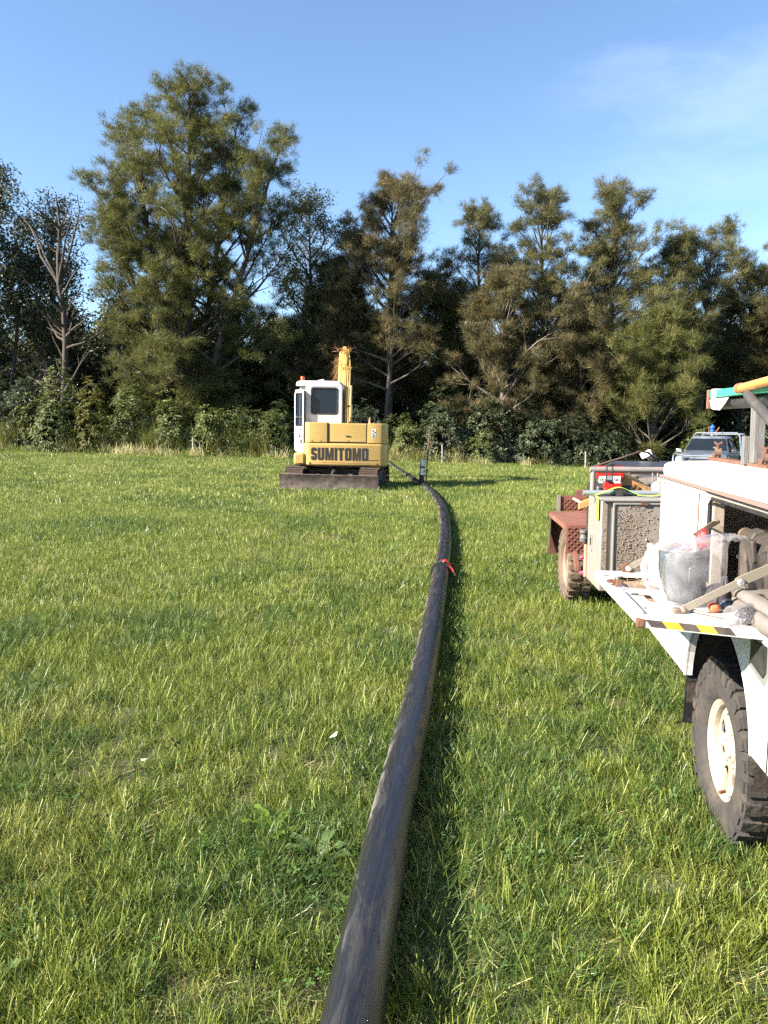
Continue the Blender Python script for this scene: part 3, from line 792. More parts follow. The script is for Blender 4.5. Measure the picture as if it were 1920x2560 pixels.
# broad-leaved dock plants standing in the lawn
dock_m = leaf_mat('dock_leaf', (0.10, 0.19, 0.022), (0.22, 0.32, 0.045), None, .45, .35)
dock_d = leaf_mat('dock_leaf_dull', (0.06, 0.12, 0.035), (0.16, 0.22, 0.08), None, .3, .4)
def dock(x, y, seed, nl, L0, label, m):
    rng = np.random.RandomState(seed)
    root = empty('dock_plant', (x, y, 0), 0, label, 'weed', 'broad-leaved weeds in the lawn')
    for i in range(nl):
        az = i * 2.4 + rng.uniform(-.4, .4); L = L0 * rng.uniform(.65, 1.1); w = L * rng.uniform(.20, .28); el = rng.uniform(.65, 1.35)
        V = []; k = 9; T = []
        hd = np.array([math.cos(az), math.sin(az), 0]); sdv = np.array([-math.sin(az), math.cos(az), 0])
        p = np.array([0, 0, .0]); e = el
        for j in range(k):
            t = j / (k - 1); ww = w * (math.sin(math.pi * min(1, .08 + t * .92)) ** .75) * (0.25 if t < .12 else 1) * .5
            wav = .008 * math.sin(j * 2.1 + seed)
            for s in (-1, 0, 1): V.append(p + sdv * s * ww + np.array([0, 0, abs(s) * ww * .35 + wav * s])); T.append(.3 + .5 * rng.rand() * (s != 0))
            p = p + (hd * math.cos(e) + np.array([0, 0, math.sin(e)])) * L / (k - 1); e -= .16
        Fa = []
        for j in range(k - 1):
            for s in (0, 1): Fa.append([j * 3 + s, j * 3 + s + 1, j * 3 + s + 4, j * 3 + s + 3])
        me = np_mesh('leaf', np.array(V), np.array(Fa), 4); add_tint(me, T); link('leaf', me, m, root, True)
dock(-.64, 2.70, 1, 5, .105, 'bright green broad leaf weed left of the pipe, lone upright leaf', dock_m)
dock(-.43, 2.80, 2, 6, .205, 'broad-leaved weed with two tall upright leaves left of the pipe', dock_m)
dock(-.24, 2.66, 3, 6, .16, 'dull pale broad-leaved weed close to the left side of the pipe', dock_d)
dock(-1.10, 2.05, 4, 5, .11, 'small broad-leaved weed low at the left edge of the lawn', dock_d)
# fallen pale leaves
pale_m = mat('pale_leaf', (.72, .68, .52), .6, col2=(.55, .48, .30), scale=40)
for x, y, s, lab in ((-.245, 3.62, .024, 'cream fallen leaf lying on the lawn left of the pipe'),
                     (-1.09, 3.35, .013, 'grey fallen leaf on the lawn near the left edge'),
                     (-.50, 1.73, .016, 'tiny white petal on the grass low in front of the pipe')):
    r_ = MB(); o_ = [(s * math.cos(a) * (1 + .25 * math.cos(2 * a)), s * .6 * math.sin(a)) for a in np.linspace(0, 6.283, 13)[:-1]]
    me = plate_mesh(o_, (), .002)
    for v in me.vertices: v.co.z += .25 * v.co.x ** 2 / s
    o = link('fallen_leaf', me, pale_m); o.location = (x, y, .075); o.rotation_euler = (.3, .2, x * 9)
    tag(o, lab, 'leaf', 'fallen leaves on the lawn')
# ------------------------------------------------------------------ black poly pipeline
def pipe_mat():
    m = bpy.data.materials.new('black_poly_pipe'); m.use_nodes = True
    n, l = m.node_tree.nodes, m.node_tree.links; b = n['Principled BSDF']
    at = n.new('ShaderNodeAttribute'); at.attribute_name = 'along'
    def noise(scale, detail=6, sx=1, sy=1, sz=1, dist=0):
        mp = n.new('ShaderNodeMapping'); mp.inputs['Scale'].default_value = (sx, sy, sz); l.new(at.outputs['Vector'], mp.inputs['Vector'])
        t = n.new('ShaderNodeTexNoise'); t.inputs['Scale'].default_value = scale; t.inputs['Detail'].default_value = detail
        t.inputs['Roughness'].default_value = .65; t.inputs['Distortion'].default_value = dist
        l.new(mp.outputs[0], t.inputs['Vector']); return t.outputs['Fac']
    def ramp(s, lo, hi):
        r = n.new('ShaderNodeMapRange'); r.inputs['From Min'].default_value = lo; r.inputs['From Max'].default_value = hi; l.new(s, r.inputs['Value']); return r.outputs[0]
    def mixc(f, a, bcol):
        x = n.new('ShaderNodeMix'); x.data_type = 'RGBA'; l.new(f, x.inputs['Factor'])
        if isinstance(a, tuple): x.inputs['A'].default_value = a
        else: l.new(a, x.inputs['A'])
        x.inputs['B'].default_value = bcol; return x.outputs['Result']
    scr = ramp(noise(60, 4, 8, .06, 8), .50, .72)           # fine lengthwise scratches
    scuff_glint = ramp(noise(9, 8, 1.5, .30, 1.5, 1.2), .50, .60)     # scuff patches and the sun glint painted on them
    c = mixc(scr, (.010, .010, .012, 1), (.034, .035, .040, 1))
    x = n.new('ShaderNodeMath'); x.operation = 'MULTIPLY'; l.new(scuff_glint, x.inputs[0])
    sx_ = n.new('ShaderNodeSeparateXYZ'); l.new(at.outputs['Vector'], sx_.inputs[0]); side = ramp(sx_.outputs['Z'], -.050, -.082)  # sun side of the pipe, where scuffs get a pale painted glint
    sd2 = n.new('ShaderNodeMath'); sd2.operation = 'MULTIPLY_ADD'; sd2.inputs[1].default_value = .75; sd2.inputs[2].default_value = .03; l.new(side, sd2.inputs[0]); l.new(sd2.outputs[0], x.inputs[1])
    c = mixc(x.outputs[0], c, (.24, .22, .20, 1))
    mud = ramp(noise(3, 6, 2, .5, 2), .62, .70)
    x2 = n.new('ShaderNodeMath'); x2.operation = 'MULTIPLY'; x2.inputs[1].default_value = .10; l.new(mud, x2.inputs[0])
    c = mixc(x2.outputs[0], c, (.16, .11, .075, 1))
    l.new(c, b.inputs['Base Color'])
    r = n.new('ShaderNodeMapRange'); r.inputs['To Min'].default_value = .27; r.inputs['To Max'].default_value = .6; l.new(scuff_glint, r.inputs['Value'])
    l.new(r.outputs[0], b.inputs['Roughness'])
    bp = n.new('ShaderNodeBump'); bp.inputs['Strength'].default_value = .25; bp.inputs['Distance'].default_value = .004
    l.new(noise(50, 4, 8, .1, 8), bp.inputs['Height']); l.new(bp.outputs[0], b.inputs['Normal'])
    MATS['black_poly_pipe'] = m; return m
PIPE_M = pipe_mat()
rubber = mat('black_rubber', (.016, .016, .017), .5, col2=(.06, .055, .05), scale=20, lo=.5, hi=.75)
red_m = mat('red_paint', (.52, .025, .02), .35, col2=(.25, .02, .018), scale=18, coat=.2)
galv = mat('galvanised', (.52, .53, .55), .42, .75, col2=(.34, .34, .35), scale=14, rough2=.6)
alum = mat('aluminium', (.72, .73, .74), .38, .8, col2=(.50, .49, .47), scale=10, rough2=.6)
rust_m = mat('rust', (.115, .050, .028), .85, col2=(.17, .085, .05), scale=15, bump=.3, bscale=60)
steel_d = mat('dark_steel', (.06, .057, .055), .55, .4, col2=(.13, .085, .06), scale=8, bump=.15, bscale=40)

PR = .081
ctrl = [(-.42, -2.2), (-.33, -1.0), (-.22, .3), (-.079, 1.776), (-.041, 2.156), (.014, 2.681), (.086, 3.261), (.193, 4.137), (.33, 5.361), (.537, 7.325), (.734, 9.294),
        (.917, 11.553), (1.06, 14.2), (1.085, 16.6), (1.035, 19.3), (.86, 22.6), (.70, 26.6), (.43, 32.2), (.25, 37.0)]
ppts = catmull([(x, y, tz(x, y) + .098) for x, y in ctrl], 10)
pline = empty('pipeline', (0, 0, 0), 0, 'long black plastic pipe snaking across the grass towards the excavator', 'pipe')
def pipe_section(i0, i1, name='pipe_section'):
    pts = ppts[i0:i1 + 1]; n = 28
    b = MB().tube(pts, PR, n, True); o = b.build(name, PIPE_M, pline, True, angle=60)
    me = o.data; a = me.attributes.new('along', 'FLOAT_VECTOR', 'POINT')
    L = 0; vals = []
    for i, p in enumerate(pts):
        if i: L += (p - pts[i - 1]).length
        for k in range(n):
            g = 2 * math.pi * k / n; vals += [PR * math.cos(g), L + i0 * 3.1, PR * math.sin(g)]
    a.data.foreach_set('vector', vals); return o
def nearest(y): return min(range(len(ppts)), key=lambda i: abs(ppts[i].y - y))
joints = [nearest(7.75), nearest(20.3), nearest(24.5)]
cuts = [0] + joints + [len(ppts) - 1]
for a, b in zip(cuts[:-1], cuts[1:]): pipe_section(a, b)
def ring(i, r, w, m, name, r2=None, off=0):
    p = ppts[i]; t = (ppts[min(i + 1, len(ppts) - 1)] - ppts[max(i - 1, 0)]).normalized()
    p = p + t * off
    q = t.to_track_quat('Z', 'Y').to_matrix().to_4x4(); q.translation = p
    r2 = r2 or PR * .9
    return MB().lathe([(r2, -w), (r * .97, -w), (r, -w * .7), (r, w * .7), (r * .97, w), (r2, w)], 28, q).build(name, m, pline, True), q
# the lever coupling half way along
i = joints[0]
ring(i, PR + .022, .022, rubber, 'coupling_ring', off=-.03); ring(i, PR + .017, .02, rubber, 'coupling_ring', off=.035)
t = (ppts[i + 1] - ppts[i - 1]).normalized(); c = ppts[i]; rx = Vector((t.y, -t.x, 0)).normalized()
def cpt(a, s, dz=0): return c + rx * a + t * s + Vector((0, 0, dz))
lev = empty('coupling_lever', (0, 0, 0)); lev.parent = pline
for s in (-.035, .03):
    MB().tube([cpt(-.01, s, PR + .018), cpt(.05, s, PR + .03), cpt(.085, s * .8, .065), cpt(.12, s * .6 - .06, .03), cpt(.135, s * .5 - .12, .0)], .007, 8).build('lever_arm', red_m, lev, True)
MB().plate([(0, -.03), (.07, -.018), (.09, 0), (.07, .018), (0, .03)], (), .012, axes(cpt(.03, 0, PR + .022), rx * .9 + Vector((0, 0, -.42)), t, (rx * .42 + Vector((0, 0, .9)))), .002).build('lever_plate', red_m, lev, False)
MB().tube([cpt(.135, -.10, .0), cpt(.14, -.17, -.01)], .01, 8).build('lever_handle', red_m, lev, True)
MB().tube([cpt(.0, -.05, PR + .024), cpt(.0, .05, PR + .024)], .009, 8).build('hinge_pin', steel_d, lev, True)
MB().box(cpt(.025, -.045, PR + .026), (.02, .012, .014)).build('buckle', alum, lev)
# further collars
for j, w in ((joints[1], .10), (joints[2], .08)): ring(j, PR + .016, w, rubber, 'coupling_ring')
for yy in (15.6, 22.4, 27.2): ring(nearest(yy), PR + .007, .03, rubber, 'joint_band')

# standpipe: an air valve standing on the pipe, tied to a rusty stake
j = joints[1]; bp = ppts[j]
base = (bp.x - .02, bp.y - .1, bp.z)
sp = empty('standpipe', base, 0, 'upright silver valve with black base standing on the pipe right of the excavator', 'valve', rot=(0, R(4), 0))
MB().lathe([(.062, 0), (.062, .1), (.075, .1), (.075, .13), (.062, .13), (.062, .24), (.09, .25), (.09, .27), (.0, .27)], 20).build('base_tube', rubber, sp, True)
MB().lathe([(0, .27), (.095, .27), (.095, .295), (.07, .295), (.07, .52), (.082, .53), (.082, .55), (.07, .555), (.07, .60), (.09, .605), (.09, .63), (.06, .635), (.06, .66), (0, .66)], 24).build('valve_body', alum, sp, True)
MB().lathe([(.072, .44), (.078, .44), (.078, .49), (.072, .49)], 20).build('clamp_band', rust_m, sp, True)
for k in range(6):
    a = k * 1.047; MB().tube([(.083 * math.cos(a), .083 * math.sin(a), .255), (.083 * math.cos(a), .083 * math.sin(a), .31)], .008, 6).build('bolt', galv, sp, True)
st = empty('stake', (base[0] + .105, base[1] - .05, tz(1, 19) - .05), 0, 'thin rusty steel stake leaning beside the silver valve', 'stake')
MB().tube([(0, 0, -.2), (.045, 0, .7), (.11, 0, 1.58)], .017, 8).build('rod', rust_m, st, True)
MB().tube([(-.03, -.03, .50), (.07, -.03, .52)], .012, 6).box((.045, -.01, .5), (.05, .06, .05)).build('pipe_clamp', steel_d, st)

# ------------------------------------------------------------------ excavator
yel = mat('yellow_paint', (.50, .325, .10), .5, col2=(.44, .275, .08), scale=3, col3=(.36, .22, .05), scale3=7, lo3=.60, hi3=.80, coat=.15, bump=.03, bscale=8)
yel_d = mat('worn_yellow_paint', (.50, .31, .045), .5, col2=(.30, .19, .05), scale=6, col3=(.12, .07, .035), scale3=14, lo3=.6, hi3=.72)
cabw = mat('cab_white', (.58, .545, .54), .45, col2=(.47, .43, .42), scale=5, col3=(.30, .21, .16), scale3=9, lo3=.70, hi3=.82, coat=.1)
trackm = mat('track_steel', (.055, .042, .034), .75, .2, col2=(.115, .068, .042), scale=7, bump=.4, bscale=30)
blade_m = mat('blade_steel', (.085, .066, .058), .55, .35, col2=(.16, .125, .11), scale=3, col3=(.055, .04, .034), scale3=5, lo3=.45, hi3=.62, bump=.12, bscale=20)
black_p = mat('black_plastic', (.018, .018, .019), .45, col2=(.05, .048, .045), scale=12)
decal_b = mat('faded_black_decal', (.022, .020, .018), .6, col2=(.07, .055, .03), scale=30, lo=.6, hi=.75)
white_d = mat('white_decal', (.75, .76, .74), .5)
orange_l = mat('orange_lens', (.62, .10, .02), .3, coat=.3)
straw_s = mat('dry_straw', (.36, .20, .075), .8, col2=(.20, .11, .045), scale=9)
def glass_mat(name, tint, rough=.03, alpha=.35):
    m = bpy.data.materials.new(name); m.use_nodes = True; n, l = m.node_tree.nodes, m.node_tree.links
    b = n['Principled BSDF']; b.inputs['Base Color'].default_value = rgb(tint); b.inputs['Roughness'].default_value = rough
    b.inputs['Specular IOR Level'].default_value = .28
    t = n.new('ShaderNodeBsdfTransparent'); t.inputs['Color'].default_value = (.75, .82, .85, 1)
    x = n.new('ShaderNodeMixShader'); x.inputs[0].default_value = 1 - alpha
    l.new(t.outputs[0], x.inputs[1]); l.new(b.outputs[0], x.inputs[2]); l.new(x.outputs[0], n['Material Output'].inputs['Surface'])
    return m
cab_glass = glass_mat('cab_glass', (.010, .018, .034), .06, .08)

ex = empty('excavator', (-1.2, 19.9, tz(-1.2, 19.9) - .02), 0, 'yellow tracked excavator with white cab seen from behind, dozer blade down', 'excavator', rot=(0, R(1.0), 0))
# undercarriage turned a little against the body
UA = R(-7.5); UM = Matrix.Rotation(UA, 4, 'Z')
def on_uc(o): o.matrix_local = UM @ o.matrix_local; return o
def stadium(L, r, per):
    """points and tangent angles round a track loop in y,z"""
    out = []; tot = 2 * L + 2 * math.pi * r; n = int(tot / per)
    for k in range(n):
        s = tot * k / n
        if s < L: out.append((-L / 2 + s, r, 0))
        elif s < L + math.pi * r: a = (s - L) / r; out.append((L / 2 + r * math.sin(a), r * math.cos(a), -a))
        elif s < 2 * L + math.pi * r: out.append((L / 2 - (s - L - math.pi * r), -r, math.pi))
        else: a = (s - 2 * L - math.pi * r) / r; out.append((-L / 2 - r * math.sin(a), -r * math.cos(a), math.pi - a))
    return out
shoe = MB().box((0, 0, 0), (.45, .125, .022)).box((0, .035, .022), (.45, .014, .028)).box((0, -.035, .02), (.45, .012, .02))
shoe_me = None
for sx in (-1, 1):
    tr = empty('track', (0, 0, 0)); tr.parent = ex; tr.matrix_local = UM @ Matrix.Translation((sx * .93, .25, .31))
    for (y, z, a) in stadium(1.95, .27, .135):
        if shoe_me is None: o = shoe.build('track_shoe', trackm, tr); shoe_me = o.data
        else: o = bpy.data.objects.new('track_shoe', shoe_me); COL.objects.link(o); o.parent = tr
        o.location = (0, y, z); o.rotation_euler = (a, 0, 0)
    MB().loft([[(-.06 + dx, -1.1, -.1), (-.06 + dx, 1.1, -.1), (-.06 + dx, 1.0, .17), (-.06 + dx, -1.0, .17)] for dx in (-.04, .17)]).build('track_frame', trackm, tr, bevel=.02)
    for yy in (-.975, .975):
        MB().lathe([(0, -.14), (.12, -.14), (.12, -.10), (.225, -.09), (.235, -.05), (.235, .05), (.225, .09), (.12, .1), (.12, .14), (0, .14)], 20, axes((0, yy, 0), (0, 1, 0), (0, 0, 1), (1, 0, 0))).build('idler_wheel', trackm, tr, True)
    for yy in (-.6, -.2, .2, .6):
        MB().lathe([(0, -.15), (.09, -.15), (.09, -.05), (.065, -.04), (.065, .04), (.09, .05), (.09, .15), (0, .15)], 14, axes((0, yy, -.165), (0, 1, 0), (0, 0, 1), (1, 0, 0))).build('track_roller', trackm, tr, True)
on_uc(MB().box((0, .25, .42), (1.45, 1.0, .26)).box((0, .25, .30), (1.6, .5, .14)).build('undercarriage_frame', trackm, ex, bevel=.03))
on_uc(MB().lathe([(0, .52), (.52, .52), (.52, .64), (0, .64)], 28, Matrix.Translation((.05, .25, 0))).build('slew_ring', trackm, ex, True))
# dozer blade, slightly curved face, cutting edge and two push arms
secs = []
for x in (-1.22, 1.22):
    pr = []
    for k in range(9):
        z = .02 + .42 * k / 8; pr.append((x, -1.22 + .045 * (1 - ((z - .23) / .21) ** 2) * 1.0, z))
    for k in range(9):
        z = .44 - .42 * k / 8; pr.append((x, -1.22 + .045 * (1 - ((z - .23) / .21) ** 2) + .03, z))
    secs.append(pr)
bl = on_uc(MB().loft(secs).build('dozer_blade', blade_m, ex, True, angle=40))
MB().box((0, -1.226, .05), (2.42, .014, .10)).build('cutting_edge', mat('edge_steel', (.17, .125, .10), .5, .4, col2=(.11, .07, .05), scale=4), bl, bevel=.004)
MB().tube([(-1.21, -1.20, .445), (1.21, -1.20, .445)], .016, 8).build('top_lip', blade_m, bl, True)
for x in (-1.2, 1.2): MB().box((x, -1.10, .23), (.025, .13, .40)).build('end_plate', blade_m, bl)
for x in (-.42, .42): on_uc(MB().loft([[(x - .06, y, z - .09), (x + .06, y, z - .09), (x + .06, y, z + .09), (x - .06, y, z + .09)] for y, z in ((-1.17, .23), (-.5, .34), (0, .40))]).build('push_arm', trackm, ex, bevel=.01))
on_uc(MB().tube([(0, -1.12, .30), (0, -.55, .48)], .045, 10).tube([(0, -.55, .48), (0, -.1, .62)], .065, 10).build('blade_cylinder', steel_d, ex, True))
for k, (x, z, r_) in enumerate(((-.42, .02, .05), (-.32, .0, .04), (.35, .02, .05), (.5, .0, .04), (-.9, .01, .035))):
    pass

# upper body: counterweight
def cw_outline(x0, x1, y0, y1, rl, rr, ch=0):
    """plan outline, rear (y0) edge rounded at both corners"""
    p = [(x1, y1)]
    if ch: p += [(x1, y0 + ch + .10), (x1 - .025, y0 + ch * .75), (x1 - ch * .8, y0 + .02), (x1 - ch - .03, y0)]
    else:
        for k in range(6): a = R(0 - 90 * k / 5); p.append((x1 - rr + rr * math.cos(a), y0 + rr + rr * math.sin(a)))
    for k in range(6): a = R(-90 - 90 * k / 5); p.append((x0 + rl + rl * math.cos(a), y0 + rl + rl * math.sin(a)))
    p.append((x0, y1)); return p
def slab(outline, z0, z1, name, m, parent, bev=.03, bulge=0):
    n = len(outline); v = [(x, y, z0) for x, y in outline] + [(x, y, z1) for x, y in outline]
    f = [tuple(range(n)), tuple(reversed(range(n, 2 * n)))] + [(k, k + n, (k + 1) % n + n, (k + 1) % n) for k in range(n)]
    return MB().add(v, f).build(name, m, parent, bevel=bev, seg=3)
CY = -.60
cw = slab(cw_outline(-.83, 1.28, CY, .35, .16, .16, .17), .635, 1.205, 'counterweight', yel, ex, .045)
MB().box((.25, CY + .2, .64), (1.7, .3, .05)).build('belly_plate', steel_d, ex)
slab(cw_outline(-.80, -.235, CY + .004, .30, .14, .015), 1.215, 1.715, 'side_cover', yel, ex, .022)
hood = slab(cw_outline(-.205, .745, CY + .018, .30, .02, .02), 1.225, 1.70, 'engine_hood', yel, ex, .025)
rc = slab(cw_outline(.76, 1.28, CY + .002, .35, .015, .14, .16), 1.209, 1.705, 'corner_cover', yel, ex, .02)
MB().box((.25, .1, 1.22), (2.0, .7, .9)).build('engine_block', steel_d, ex)
MB().plate(rrect(.22, 1.365, .34, 1.395, .014), (), .012, XZ((0, CY + .013, 0))).build('latch_recess', decal_b, hood)
MB().tube([(.285, CY + .018, 1.275), (.285, CY + .008, 1.275)], .011, 10).build('key_lock', rust_m, hood, True)
MB().box((.27, CY + .02, 1.235), (.84, .012, .016)).build('hood_seal', decal_b, hood)
MB().plate(rrect(.875, 1.35, .97, 1.57, .006), (), .003, XZ((0, CY - .001, 0))).build('sticker', white_d, rc)
for (x0, z0, x1, z1) in ((.885, 1.505, .93, 1.555), (.93, 1.465, .965, 1.51), (.885, 1.445, .925, 1.475), (.885, 1.36, .955, 1.395), (.885, 1.405, .96, 1.435)):
    MB().plate(rrect(x0, z0, x1, z1, .004), (), .003, XZ((0, CY - .003, 0))).build('sticker_print', mat('sticker_ink', (.05, .09, .12), .5), rc)
MB().plate(rrect(1.145, 1.29, 1.185, 1.39, .008), [rrect(1.15, 1.30, 1.18, 1.38, .006)], .006, axes((0, 0, 0), (.8, .6, 0), (0, 0, 1), (.6, -.8, 0)) @ Matrix.Translation((-.21, 0, 1.09))).build('latch_frame', decal_b, rc)
MB().box((1.20, CY + .10, .99), (.13, .02, .018), (0, 0, R(40))).build('step_slot', decal_b, cw)
MB().box((.85, CY - .002, .79), (.42, .006, .012), (0, R(-2), 0)).build('scrape_mark', decal_b, cw)
MB().box((.25, CY - .001, .715), (1.2, .005, .010), (0, R(.8), 0)).build('scrape_mark', mat('scrape', (.19, .11, .05), .8), cw)
MB().box((-.22, CY + .03, 1.46), (.022, .05, .48)).box((.752, CY + .03, 1.46), (.012, .05, .48)).build('panel_gap', decal_b, ex)
# lettering on the counterweight
def letters():
    H_, st = .315, .078; out = []; x = 0
    def add(o, h=()):
        out.append(([(p[0] + x, p[1]) for p in o], [[(p[0] + x, p[1]) for p in q] for q in h]))
    hb = .062
    for ch in 'SUMITOMO':
        if ch == 'S':
            w = .155; add([(.03, 0), (w - .03, 0), (w, .03), (w, .155), (w - .03, .187), (.07, .187), (.07, H_ - hb), (w - .07, H_ - hb), (w - .07, .225), (w, .225), (w, H_ - .03), (w - .03, H_),
                          (.03, H_), (0, H_ - .03), (0, .16), (.03, .128), (w - .07, .128), (w - .07, hb), (.07, hb), (.07, .10), (0, .10), (0, .03)])
        elif ch == 'U': w = .185; add([(0, H_), (0, .04), (.04, 0), (w - .04, 0), (w, .04), (w, H_), (w - st, H_), (w - st, hb), (st, hb), (st, H_)])
        elif ch == 'M': w = .235; add([(0, 0), (0, H_), (.085, H_), (w / 2, .12), (w - .085, H_), (w, H_), (w, 0), (w - .066, 0), (w - .066, .20), (w / 2 + .028, 0), (w / 2 - .028, 0), (.066, .20), (.066, 0)])
        elif ch == 'I': w = st; add([(0, 0), (st, 0), (st, H_), (0, H_)])
        elif ch == 'T': w = .165; add([(w / 2 - st / 2, 0), (w / 2 + st / 2, 0), (w / 2 + st / 2, H_ - hb), (w, H_ - hb), (w, H_), (0, H_), (0, H_ - hb), (w / 2 - st / 2, H_ - hb)])
        else: w = .185; add(rrect(0, 0, w, H_, .04), [rrect(st, hb, w - st, H_ - hb, .012)])
        x += w + .022
    return out, x - .022
Ls, tw = letters(); sc_ = 1.43 / tw
for o_, h_ in Ls:
    MB().plate([(p[0] * sc_, p[1]) for p in o_], [[(p[0] * sc_, p[1]) for p in q] for q in h_], .004, XZ((-.635, CY - .001, .775))).build('letter', decal_b, cw)
# deck, frame and bits on top
MB().box((.2, .7, .82), (2.2, 1.7, .22)).build('upper_frame', yel_d, ex, bevel=.02)
MB().box((-.93, .35, .80), (.28, 1.9, .30)).build('cab_floor_frame', yel, ex, bevel=.05)
MB().loft([[(.12, y, 1.0), (1.26, y, 1.0), (1.26, y, z), (1.2, y, z + .04), (.16, y, z + .04), (.12, y, z)] for y, z in ((.36, 1.62), (1.2, 1.55), (1.7, 1.2))]).build('tank_cover', yel, ex, bevel=.02)
MB().lathe([(0, 0), (.055, 0), (.055, .05), (.065, .05), (.065, .075), (0, .075)], 16, Matrix.Translation((1.05, .2, 1.70))).build('filler_cap', black_p, ex, True)
MB().tube([(.93, .0, 1.70), (.93, 0, 1.735)], .06, 12).tube([(.93, .0, 1.70), (.94, .05, 2.0), (.98, .06, 2.06)], .008, 6).build('mirror_stalk', black_p, ex, True)
MB().plate(rrect(-.03, -.05, .03, .05, .01), (), .015, XZ((1.0, .04, 2.02))).build('mirror', black_p, ex)
MB().loft([[(.77, CY + .15, 1.70), (.83, CY + .15, 1.70), (.83, CY + .2, 1.70), (.77, CY + .2, 1.70)], [(.80, CY + .17, 1.86), (.815, CY + .17, 1.86), (.815, CY + .18, 1.86), (.80, CY + .18, 1.86)]]).build('marker_flap', mat('pale_orange', (.55, .36, .22), .6), ex)
MB().tube([(.55, .45, 1.6), (.55, .45, 1.95), (.55, .5, 2.0)], .04, 10).build('exhaust_pipe', steel_d, ex, True)
for k in range(6): MB().box((1.283, -.05 + .0 * k, 1.32 + .05 * k), (.006, .34, .018)).build('vent_slot', decal_b, rc)
MB().tube([(.30, .30, 1.72), (.30, .30, 1.80), (.70, .30, 1.80), (.70, .30, 1.72)], .012, 8).build('hood_rail', black_p, ex, True)
for x_ in (-.62, -.40): MB().tube([(x_, CY + .002, 1.255), (x_, CY - .006, 1.255)], .012, 8).build('panel_bolt', rust_m, ex, True)
for x_ in (-.66, 1.02): MB().tube([(x_, CY - .004, .70), (x_, CY + .01, .70)], .022, 10).build('lifting_plug', decal_b, cw, True)
# cab
cb = empty('cab', (0, 0, 0)); cb.parent = ex
c0, c1, cy0, cy1 = -.83, .09, -.06, 1.30
def frame_face(outer, hole, t, M, name='cab_panel', m=cabw): return MB().plate(outer, [hole], t, M, .006).build(name, m, cb, True)
WR = rrect(-.685, 1.925, -.02, 2.585, .06)
frame_face(rrect(c0, 1.0, c1, 2.70, .09), WR, .05, XZ((0, cy0, 0)), 'rear_panel')
MB().plate(rrect(-.70, 1.91, -.005, 2.60, .07), [rrect(-.665, 1.945, -.04, 2.565, .05)], .03, XZ((0, cy0 - .018, 0)), .004).build('window_seal', black_p, cb, True)
MB().plate(rrect(-.68, 1.93, -.025, 2.58, .06), (), .006, XZ((0, cy0 - .004, 0))).build('rear_window', cab_glass, cb)
frame_face(rrect(cy0, 1.0, cy1, 2.68, .08), rrect(.12, 1.7, 1.16, 2.56, .06), .05, YZ((c1 - .02, 0, 0)), 'side_panel')
MB().plate(rrect(.10, 1.68, 1.18, 2.58, .06), (), .006, YZ((c1 - .01, 0, 0))).build('side_window', cab_glass, cb)
frame_face(rrect(c0, 1.0, c1, 2.68, .08), rrect(-.74, 1.25, 0, 2.56, .06), .05, XZ((0, cy1, 0)), 'front_panel')
MB().plate(rrect(-.76, 1.23, .02, 2.58, .06), (), .006, XZ((0, cy1, 0))).build('front_window', cab_glass, cb)
roof = MB()
roof.loft([[(x, y, z) for x, y in cw_outline(-1.09 + i, .095 - i, cy0 - .03 + i, 1.38 - i, .14, .1)] for z, i in ((2.63, 0), (2.70, .005), (2.74, .03), (2.765, .10))])
roof.build('roof', cabw, cb, True, angle=50)
MB().box((-.35, .6, 1.0), (1.2, 1.3, .06)).build('floor', black_p, cb)
# open-ended left flank: rear pillar and the door, standing a little ajar
MB().loft([[(-.83, -.04, z), (-.80, -.06, z), (-.98, .14, z), (-1.0, .12, z)] for z in (1.0, 2.64)]).build('rear_pillar', cabw, cb)
MB().loft([[(-1.08, 1.26, z), (-1.02, 1.26, z), (-1.02, 1.32, z), (-1.08, 1.32, z)] for z in (1.0, 2.64)]).build('front_pillar', cabw, cb)
dx = Vector((-.30, .62, 0)).normalized(); dn = Vector((-dx.y, dx.x, 0)) * 1.0
if dn.x > 0: dn = -dn
dM = axes((-.86, -.16, 0), dx, (0, 0, 1), dn)
dr = empty('door', (0, 0, 0)); dr.parent = cb
MB().plate([(0, .95), (.62, .95), (.68, 1.05), (.68, 2.42), (.60, 2.54), (.08, 2.54), (0, 2.46)], [rrect(.09, 1.86, .58, 2.44, .05), rrect(.09, 1.62, .58, 1.82, .03)], .045, dM, .008).build('door_panel', cabw, dr, True)
MB().plate(rrect(.08, 1.61, .59, 2.45, .05), (), .006, dM).build('door_window', cab_glass, dr)
MB().plate(rrect(.07, 1.60, .60, 2.46, .06), [rrect(.095, 1.865, .575, 2.435, .05), rrect(.095, 1.625, .575, 1.815, .03)], .052, dM).build('window_rubber', black_p, dr)
MB().tube([dM @ Vector((.12, 1.58, .03)), dM @ Vector((.12, 1.52, .06)), dM @ Vector((.16, 1.36, .06)), dM @ Vector((.3, 1.33, .03))], .014, 8).build('door_handle', black_p, dr, True)
MB().box(dM @ Vector((.12, 1.22, .03)), (.05, .05, .11)).build('door_lock', black_p, dr)
MB().tube([dM @ Vector((-.012, .98, 0)), dM @ Vector((-.012, 2.5, 0))], .022, 8).build('door_edge', black_p, dr, True)
MB().box((-.42, .25, 1.45), (.46, .10, .62), (R(-12), 0, 0)).box((-.42, .5, 1.22), (.48, .48, .14)).build('seat', black_p, cb, bevel=.04)
MB().box((-.12, .26, 2.25), (.05, .03, .55), (0, R(5), 0)).build('hand_rail', galv, cb, bevel=.01)
MB().lathe([(0, 0), (.055, 0), (.055, .02), (.05, .02), (.05, .10), (.04, .115), (0, .12)], 16, Matrix.Translation((-.93, .12, 2.755))).build('beacon', orange_l, ex, True)
